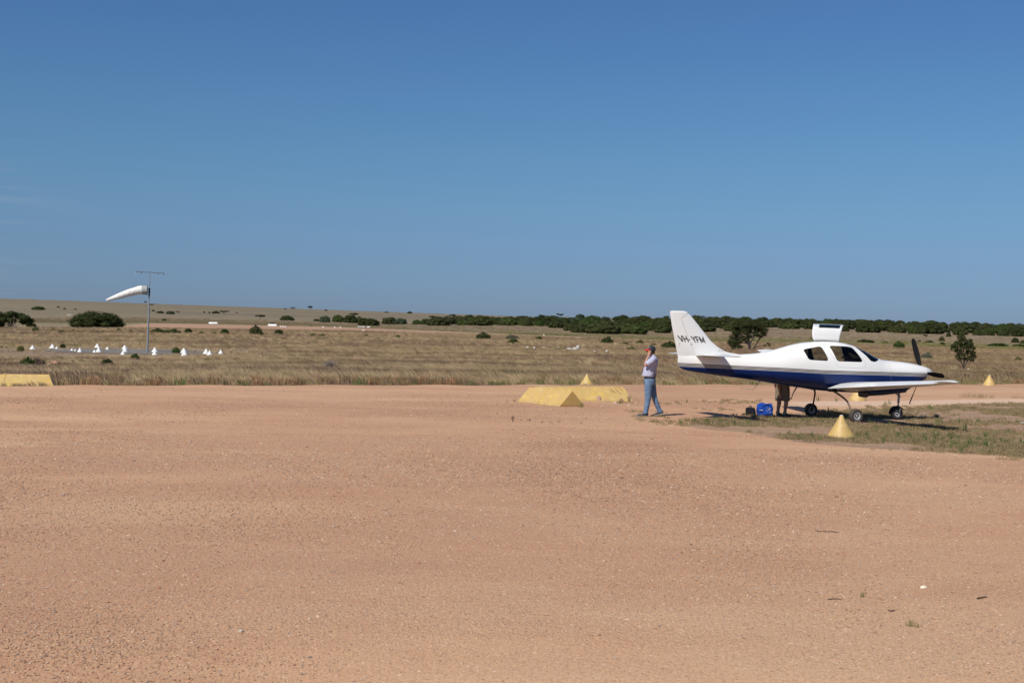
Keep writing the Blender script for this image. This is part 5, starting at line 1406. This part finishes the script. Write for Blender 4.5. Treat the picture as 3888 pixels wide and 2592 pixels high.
p = place(1250, 1411); bare_bush('bare_bush', p, 80 / FPX * p.y, 54 / FPX * p.y, 'leafless grey bush in the middle of the dry grass', M_TWIG, 60, 3, .010)
p = place(2388, 1525); bare_bush('bare_bush', p, .30, .26, 'wispy dry twigs at the right end of the long yellow marker', M_TWIG, 22, 5, .003)
p = place(1947, 1601); bare_bush('twig_sprig', p, .16, .20, 'forked dark twig standing alone on the gravel', flat('dark_twig', (.08, .06, .04), .9), 5, 12, .005)

# ------------------------------------------------------------------ grass: scattered tufts
def tuft_mesh(name, n, h, spread, lean, w, seed, mat):
    g = np.random.default_rng(seed); V = []; F = []
    for i in range(n):
        a = g.uniform(0, 2 * PI); r = spread * math.sqrt(g.uniform(0, 1)); x, y = math.cos(a) * r, math.sin(a) * r
        hh = h * g.uniform(.55, 1.1); dx, dy = lean[0] * hh + g.normal(0, .28) * hh, lean[1] * hh + g.normal(0, .28) * hh
        b = g.uniform(0, PI); wx, wy = math.cos(b) * w, math.sin(b) * w; k = len(V)
        V += [(x - wx, y - wy, -.03), (x + wx, y + wy, -.03), (x + dx * .35 + wx * .8, y + dy * .35 + wy * .8, hh * .55), (x + dx * .35 - wx * .8, y + dy * .35 - wy * .8, hh * .55), (x + dx, y + dy, hh * .93)]
        F += [(k, k + 1, k + 2, k + 3), (k + 3, k + 2, k + 4)]
    me = np_mesh(name, V, F, smooth=False); me.materials.append(mat); return me
def grass_mat(name, stops, tint=None, sc=.09):
    m = NT(name, .85); r = m.rand(); P = m.pos()
    nz = m.noise(m.mapping(P, (.45, 1, 1)), sc, 5, .62)
    t = m.ma('ADD', m.ma('MULTIPLY', nz, 1.65), m.ma('MULTIPLY', m.ma('SUBTRACT', r, .5), .30))
    c = m.ramp(m.ma('SUBTRACT', t, .31), stops); c = m.mix(1.0, c, (1.34, 1.30, 1.24), 'MULTIPLY'); m.color(c)
    m.p.inputs['Specular IOR Level'].default_value = .2
    return m.m
M_GR_DRY = grass_mat('dry_grass', [(.28, (.155, .108, .075)), (.42, (.24, .175, .10)), (.55, (.33, .248, .145)), (.62, (.41, .32, .19)), (.70, (.26, .19, .115)), (.82, (.20, .14, .10))])
M_GR_BRN = grass_mat('brown_seed_grass', [(.30, (.16, .105, .08)), (.5, (.21, .145, .10)), (.7, (.27, .19, .11))])
M_GR_GRN = grass_mat('greenish_grass', [(.30, (.085, .10, .035)), (.5, (.13, .13, .05)), (.7, (.20, .17, .075))], sc=.4)
M_GR_GREEN = grass_mat('green_weed', [(.30, (.05, .085, .022)), (.7, (.085, .12, .035))], sc=.4)

def scatter(name, pts, rot, scl, idx, meshes, lab, kind='stuff'):
    me = bpy.data.meshes.new(name); n = len(pts)
    me.vertices.add(n); me.vertices.foreach_set('co', np.asarray(pts, np.float32).ravel()); me.update()
    a = me.attributes.new('rz', 'FLOAT', 'POINT'); a.data.foreach_set('value', np.asarray(rot, np.float32))
    a = me.attributes.new('sc', 'FLOAT_VECTOR', 'POINT'); a.data.foreach_set('vector', np.asarray(scl, np.float32).ravel())
    a = me.attributes.new('ix', 'INT', 'POINT'); a.data.foreach_set('value', np.asarray(idx, np.int32))
    for m_ in meshes:
        for mt in m_.materials:
            if mt.name not in [q.name for q in me.materials]: me.materials.append(mt)
    col = bpy.data.collections.new(name + '_parts')
    for i, m_ in enumerate(meshes):
        col.objects.link(bpy.data.objects.new('%s_piece_%02d' % (name, i), m_))
    o = mesh_obj(name, me)
    ng = bpy.data.node_groups.new(name, 'GeometryNodeTree')
    ng.interface.new_socket('Geometry', in_out='INPUT', socket_type='NodeSocketGeometry'); ng.interface.new_socket('Geometry', in_out='OUTPUT', socket_type='NodeSocketGeometry')
    N = ng.nodes; L = ng.links
    gi = N.new('NodeGroupInput'); go = N.new('NodeGroupOutput')
    ci = N.new('GeometryNodeCollectionInfo'); ci.inputs[0].default_value = col; ci.inputs['Separate Children'].default_value = True; ci.inputs['Reset Children'].default_value = True
    iop = N.new('GeometryNodeInstanceOnPoints'); iop.inputs['Pick Instance'].default_value = True
    def at(nm, dt):
        q = N.new('GeometryNodeInputNamedAttribute'); q.data_type = dt; q.inputs[0].default_value = nm; return q.outputs[0]
    cx_ = N.new('ShaderNodeCombineXYZ'); L.new(at('rz', 'FLOAT'), cx_.inputs[2])
    e2r = N.new('FunctionNodeEulerToRotation'); L.new(cx_.outputs[0], e2r.inputs[0])
    L.new(gi.outputs[0], iop.inputs['Points']); L.new(ci.outputs[0], iop.inputs['Instance'])
    L.new(at('ix', 'INT'), iop.inputs['Instance Index']); L.new(e2r.outputs[0], iop.inputs['Rotation']); L.new(at('sc', 'FLOAT_VECTOR'), iop.inputs['Scale'])
    L.new(iop.outputs[0], go.inputs[0])
    md = o.modifiers.new('scatter', 'NODES'); md.node_group = ng
    tag(o, lab, kind=kind); return o

LEAN = (-.8, .0)
T_DRY = [tuft_mesh('tuft_dry_%d' % i, 34, .36, .26, LEAN, .0055, i, M_GR_DRY) for i in range(4)]
T_BRN = [tuft_mesh('tuft_brown_%d' % i, 26, .34, .24, (-.2, 0), .010, i + 10, M_GR_BRN) for i in range(2)]
T_GRN = [tuft_mesh('tuft_green_%d' % i, 22, .30, .16, (-.15, 0), .010, i + 20, M_GR_GRN) for i in range(2)]
TUFTS = T_DRY + T_BRN + T_GRN
def field(n, y0, y1, scale, name, lab):
    Y = np.sqrt(rng.uniform(y0 ** 2, y1 ** 2, n)); X = rng.uniform(-.46, .46, n) * (Y + 3)
    k = Y > edge_y(X) + .15; X, Y = X[k], Y[k]
    dcc = np.hypot(X - cc.x, (Y - cc.y)); k = (dcc > 7.5) | (rng.random(len(X)) < .30); X, Y = X[k], Y[k]; k_ = k
    de = Y - edge_y(X)
    Z = terrain(X, Y)
    n_ = len(X); f1 = fbm(X * .5, Y, .09, 3.0); f2 = fbm(X * .6, Y, .16, 9.0); f3 = fbm(X, Y, .3, 21.0)
    idx = rng.integers(0, 4, n_)
    br = (f1 > .52) & (rng.random(n_) < .8); idx[br] = 4 + rng.integers(0, 2, br.sum())
    gn = ((f3 > .66) & (rng.random(n_) < .5)) | ((de < 2.5) & (rng.random(n_) < .30)); idx[gn] = 6 + rng.integers(0, 2, gn.sum())
    s = scale * rng.uniform(.6, 1.25, n_) * (.65 + .7 * f2)
    s *= np.where(de < 1.2, .65, 1)
    s *= np.where((dcc[k_] < 16), .45, 1) * np.where((np.abs(X - cc.x) < 13) & (Y > 84) & (Y < cc.y - 7), .75, 1)
    sc_ = np.stack([s, s, s * rng.uniform(.8, 1.2, n_)], 1)
    rot = rng.normal(0, .45, n_)
    return scatter(name, np.stack([X, Y, Z], 1), rot, sc_, idx, TUFTS, lab)
field(42000, 38, 92, .95, 'grass_near', 'tall dry grass bordering the gravel apron')
field(46000, 88, 175, .95, 'grass_middle', 'dry windblown grass on the plain')
field(40000, 170, 338, 1.25, 'grass_far', 'short dry grass toward the runway')

n = 26000
Y = 394 + 230 * rng.random(n) ** 1.3; X = rng.uniform(-.42, .42, n) * Y
M_BEY = grass_mat('pale_short_grass', [(.3, (.12, .095, .06)), (.5, (.155, .125, .075)), (.7, (.19, .155, .095))], sc=.05)
T_B = [tuft_mesh('tuft_beyond_%d' % i, 20, .22, .6, (-.2, 0), .02, i + 110, M_BEY) for i in range(2)]
s = rng.uniform(.8, 1.8, n)
scatter('grass_beyond', np.stack([X, Y, terrain(X, Y)], 1), rng.uniform(0, 6, n), np.stack([s, s, s * .7], 1), rng.integers(0, 2, n), T_B, 'short dry grass beyond the runway')
# green verge beside the runway
n = 14000
X = rng.uniform(-150, 190, n); side_ = rng.random(n) < .45
Y = np.where(side_, 341 - np.abs(rng.normal(0, 7, n)), 391 + np.abs(rng.normal(0, 16, n)))
k = rng.random(n) < np.clip((fbm(X, Y * .6, .07, 5) - .38) * 4, 0, 1) * np.clip(.45 + X / 200, .25, 1); X, Y = X[k], Y[k]; n = len(X)
M_VERGE = grass_mat('verge_grass', [(.3, (.085, .095, .028)), (.5, (.13, .125, .04)), (.7, (.185, .165, .065))], sc=.1)
T_V = [tuft_mesh('tuft_verge_%d' % i, 20, .30, .35, (0, 0), .02, i + 50, M_VERGE) for i in range(2)]
s = rng.uniform(.8, 1.6, n)
scatter('verge_grass', np.stack([X, Y, terrain(X, Y)], 1), rng.uniform(0, 6, n), np.stack([s, s, s], 1), rng.integers(0, 2, n), T_V, 'yellow-green grass along the runway edges')

# weeds on the apron round the aircraft
M_AW = grass_mat('apron_grass', [(.28, (.22, .16, .095)), (.48, (.145, .125, .065)), (.62, (.24, .18, .105)), (.8, (.12, .105, .055))], sc=.7)
T_A = [tuft_mesh('weed_dry_%d' % i, 30, .075, .085, (-.25, 0), .0035, i + 70, M_AW) for i in range(3)] + [tuft_mesh('weed_green_%d' % i, 12, .13, .035, (0, 0), .0045, i + 80, M_GR_GREEN) for i in range(2)]
n = 230000
X = rng.uniform(3, 26, n); Y = rng.uniform(18, 46, n)
e_, p_ = zones(X, Y); f = fbm(X, Y, .55, 2.0); ff = np.interp(X, PATCH_F[:, 0], PATCH_F[:, 1]); dF = Y - ff
dens = e_ * np.clip((f - .36) * 4.5, 0, 1) * np.where(dF < 4.5, 1.0, .34)
dens = np.maximum(dens, np.clip((f - .62) * 4, 0, .05) * (Y > ff - 1.0) * (Y < 41) * (e_ < .5))
k = (rng.random(n) < dens * .52) & (Y < .81 / .4 * X + 60); X, Y, dF, e_ = X[k], Y[k], dF[k], e_[k]; n = len(X)
ix = rng.integers(0, 3, n); gk = rng.random(n) < np.where(dF < 4, .045, .02); ix[gk] = 3 + rng.integers(0, 2, gk.sum())
s = rng.uniform(.5, 1.3, n); s = np.where(ix > 2, s * 1.2, s)
scatter('weeds', np.stack([X, Y, np.zeros(n)], 1), rng.uniform(0, 6.3, n), np.stack([s, s, s], 1), ix, T_A, 'short dry grass and green weeds around the aircraft')

# loose pebbles on the gravel
def peb_mesh(name, seed, mat):
    g = np.random.default_rng(seed); bm = bmesh.new(); bmesh.ops.create_icosphere(bm, subdivisions=1, radius=1)
    for v in bm.verts: v.co *= 1 + g.normal(0, .16); v.co.z *= .6
    me = bpy.data.meshes.new(name); bm.to_mesh(me); bm.free(); me.materials.append(mat); return me
def pebble_mat():
    m = NT('pebble', .85); r = m.rand()
    m.color(m.ramp(r, [(0, (.26, .14, .09)), (.3, (.40, .23, .14)), (.6, (.48, .29, .18)), (.8, (.26, .20, .165)), (.94, (.50, .36, .25)), (1, (.60, .48, .38))])); return m.m
M_PEB = pebble_mat(); PEBS = [peb_mesh('pebble_%d' % i, i, M_PEB) for i in range(5)]
n = 560000
Y = 6 + 36 * rng.random(n) ** 1.7; X = rng.uniform(-.47, .47, n) * (Y + .5)
k = rng.random(n) < np.clip(stony(X, Y), .07, 1); X, Y = X[k], Y[k]; n = len(X)
s = .0030 + .0060 * rng.random(n) ** 4 * 1.6 + np.where(rng.random(n) < .004, .010, 0)
s *= np.clip(Y / 14, .8, 1.35)
scatter('pebbles', np.stack([X, Y, tilt.mean() + s * .15], 1), rng.uniform(0, 6.3, n), np.stack([s * rng.uniform(.8, 1.5, n), s, s], 1), rng.integers(0, 5, n), PEBS, 'loose small stones on the gravel apron')

# single stones, sticks and tufts one can pick out
def rock(u, v, wpx, col, lab, asp=.6, seed=1, name='stone'):
    p = place(u, v); s_ = wpx / FPX * p.y / 2; g = np.random.default_rng(seed)
    bm = bmesh.new(); bmesh.ops.create_icosphere(bm, subdivisions=3, radius=1)
    for vv_ in bm.verts:
        q = vv_.co.copy(); d = 1 + .28 * mnoise.noise(q * 1.3 + Vector((seed, 0, 0))) + .08 * mnoise.noise(q * 4 + Vector((0, seed, 0))); vv_.co = Vector((q.x * d, q.y * d * .8, q.z * d * asp)) * s_
    me = bpy.data.meshes.new(name); bm.to_mesh(me); bm.free()
    o = mesh_obj(name, me, None, flat('stone_%d' % seed, col, .85, var=.2, sc=12, bump=.4)); o.location = p + Vector((0, 0, s_ * asp * .55 + (.22 if p.y > 60 else 0))); tag(o, lab, 'stone'); return o
PALE_ = (.55, .44, .34); BR_ = (.33, .17, .10); LT_ = (.46, .43, .38)
for k, q in enumerate(((3506, 2232, 26, (.70, .58, .45), 'pale cream stone lying alone in the right foreground', .55), (914, 2398, 20, (.42, .34, .27), 'greyish round stone in the left foreground', .8), (602, 2234, 17, BR_, 'small reddish stone left of the foreground', .8),
          (1175, 2350, 11, (.45, .38, .30), 'small grey stone right of the greyish round one', .8), (244, 2024, 11, (.45, .33, .22), 'small tan stone at the left edge of the gravel', .8), (1588, 2139, 15, BR_, 'reddish stone in the centre foreground', .7),
          (2272, 1523, 22, (.45, .30, .22), 'jagged pinkish rock against the long yellow marker', 1.2), (2358, 1527, 16, (.30, .16, .10), 'pointed brown rock near the right end of the long marker', 1.2), (2336, 1531, 12, PALE_, 'pale stone between the two rocks at the long marker', .7),
          (2388, 1540, 10, PALE_, 'small pale stone below the right end of the long marker', .6), (2415, 1533, 11, (.46, .3, .22), 'small pinkish stone between marker and person', .6), (2003, 1327, 13, LT_, 'white rock in the field, left of a scattered line', .6),
          (2029, 1330, 10, LT_, 'round white rock in the field beside the left one', .9), (2066, 1326, 12, LT_, 'flat white rock in the middle of the field', .4), (2120, 1327, 12, LT_, 'flat pale rock left of the white rock heap', .4),
          (2162, 1334, 24, LT_, 'long flat white rock at the foot of the rock heap', .4), (2183, 1335, 22, LT_, 'wide white rock under the heap top', .6), (2194, 1331, 15, LT_, 'upright white rock topping the heap', 1.3), (2257, 1344, 9, LT_, 'small white rock right of the heap', .8),
          (2304, 1344, 12, LT_, 'small white rock furthest right of the heap', .8), (876, 1344, 15, (.35, .22, .14), 'brownish rock in grass right of the white cones', .8), (210, 1395, 30, (.36, .20, .12), 'crumbled red earth clod on the bank by the dry bush', .5), (186, 1399, 22, (.36, .20, .12), 'small red earth clod left of the crumbled one', .4),
          (3677, 1414, 9, (.5, .42, .33), 'small pale stone by the slender tree trunk', .6), (3653, 1414, 7, (.5, .42, .33), 'smallest pale stone left of the slender tree trunk', .6))):
    rock(*q[:5], asp=q[5], seed=k + 1)
M_STICK = flat('dark_stick', (.10, .055, .035), .9)
def stick(pts, r, lab):
    P_ = [place(u, v) + Vector((0, 0, r * .8)) for u, v in pts]
    mb = MB(); mb.tube([q - P_[0] for q in P_], [r] + [r * .8] * (len(P_) - 2) + [r * .4], 6); o = mb.build('stick', M_STICK); o.location = P_[0]; tag(o, lab, 'stick')
stick([(3097, 2013), (3106, 2018), (3135, 2018), (3165, 2019), (3187, 2022)], .006, 'long thin curved stick on the gravel right of centre')
stick([(3145, 2275), (3172, 2273), (3198, 2276)], .005, 'thin reddish twig below the curved stick')
stick([(3710, 2274), (3728, 2270), (3746, 2267)], .009, 'thick dark stick near the right edge')
stick([(3373, 2318), (3385, 2321), (3398, 2317)], .007, 'short dark stick left of the weed tufts')
W1 = tuft_mesh('weed_tuft', 26, .06, .03, (-.15, 0), .0018, 91, M_GR_GRN); W2 = tuft_mesh('weed_tuft_b', 16, .035, .02, (0, 0), .0016, 92, M_GR_BRN)
W3 = tuft_mesh('green_stalks', 14, .18, .05, (0, 0), .004, 93, M_GR_GREEN); W4 = tuft_mesh('dry_clump', 60, .16, .35, (-.3, 0), .005, 94, M_AW)
for u, v, me, s_, lab, nm in ((3455, 2376, W1, 1.0, 'larger of two little green tufts in the right foreground', 'weed'), (3481, 2380, W1, .7, 'smaller of two little green tufts in the right foreground', 'weed'), (3276, 2264, W1, .8, 'single little green tuft above the twig', 'weed'),
        (1979, 1597, W2, 1.5, 'small dark tuft right of the forked twig', 'weed'), (2008, 1597, W2, 2.2, 'widest of the small tufts in a row on the gravel', 'weed'), (2057, 1605, W2, 2.1, 'small brown tuft in the middle of the row', 'weed'), (2092, 1605, W2, 1.7, 'small brown tuft fourth in the row', 'weed'),
        (2120, 1602, W2, 2.1, 'dark rounded tuft fifth in the row', 'weed'), (2207, 1608, W2, 1.9, 'last dark tuft of the row toward the person', 'weed'), (2250, 1522, W3, 1.1, 'green stalks growing against the long yellow marker', 'weed'), (2204, 1545, W1, 2.6, 'green grass clump at the foot of the short yellow marker', 'weed'),
        (1925, 1525, W2, 2, 'tiny tuft left of the short yellow marker', 'weed'), (1955, 1525, W2, 3, 'brown tuft touching the left foot of the short yellow marker', 'weed'), (3107, 1521, W3, 1.3, 'dense green weed behind the far main wheel', 'weed'), (3176, 1523, W3, 1.0, 'sparse green stalks between the main wheels', 'weed'),
        (3378, 1535, W3, 1.3, 'thin green stalks left of the nose leg', 'weed'), (3361, 1537, W1, 2.4, 'low green clump left of the nose leg', 'weed'), (3690, 1508, W4, 1.25, 'left half of a long low dry grass clump on the pale gravel', 'grass clump'), (3735, 1509, W4, 1.1, 'right half of a long low dry grass clump on the pale gravel', 'grass clump'),
        (3866, 1513, W4, .8, 'low dry grass clump near the right edge', 'grass clump'), (3800, 1535, W4, .8, 'dry grass clump below the long one', 'grass clump'), (2829, 1581, W3, .9, 'dark weeds left of the small black bag', 'weed'), (2815, 1583, W4, .35, 'dry weeds at the far left of the bags', 'weed')):
    o = mesh_obj('grass_clump' if cat_ else 'weed', me) if (cat_ := nm != 'weed') else mesh_obj('weed', me)
    o.location = place(u, v); o.scale = (s_,) * 3; o.rotation_euler = (0, 0, u); tag(o, lab, 'grass' if cat_ else 'weed')

M_RUST = grass_mat('rusty_seed_heads', [(.3, (.17, .095, .05)), (.6, (.24, .14, .075))], sc=.5)
T_R = [tuft_mesh('rusty_weed_%d' % i, 30, .38, .22, (-.1, 0), .011, i + 130, M_RUST) for i in range(2)]
n = 420
X = rng.uniform(-20, 27, n); Y = edge_y(X) + .3 + np.abs(rng.normal(0, 2.6, n)); k = (fbm(X, Y, .25, 31) > np.where(X < -2, .46, .60)) & (X > -14.5); X, Y = X[k], Y[k]; n = len(X)
s = rng.uniform(.6, 1.15, n)
scatter('rusty_weeds', np.stack([X, Y, terrain(X, Y)], 1), rng.uniform(0, 6, n), np.stack([s, s, s], 1), rng.integers(0, 2, n), T_R, 'rusty brown dead weeds along the edge of the grass')
# taller plants at the apron edge
for k, (u, lab) in enumerate(((1372, 'bright green reed tuft at the gravel edge in the middle'), (680, 'green reedy tuft at the gravel edge right of the gable marker'), (2170, 'green stalks at the gravel edge behind the cone'), (2548, 'dark green sprout at the gravel edge under the rudder'), (2742, 'green sprouts at the gravel edge below the tail boom'))):
    x = (u - CX) / FPX * 49; 
    for _ in range(3): Yq = float(edge_y(x)) + .5; x = (u - CX) / FPX * Yq
    o = mesh_obj('green_tuft', W3); o.location = (x, Yq, -.05); s_ = (2.4, 2.6, 1.8, 1.5, 1.4)[k]; o.scale = (s_ * 1.8, s_, s_); tag(o, lab, 'grass tuft')

# the white tip that reaches in at the right edge
p = place(3873, 1612)
mb = MB(); S_ = []
for x, ch, z in ((0, .03, .0), (.03, .10, .0), (.3, .22, .01), (1.2, .42, .03), (3.4, .75, .08)):
    le = Vector((x, -ch / 2, z)); te = Vector((x, ch / 2, z)); S_.append(section(le, te, .12, 0, 1, camber=0))
loft(mb, S_); o = mb.build('wing_tip', M_WHITE, None, angle=40); o.location = (p.x, p.y, .055)
tag(o, 'white pointed wing tip poking in at the right edge above the grass', 'wing tip')
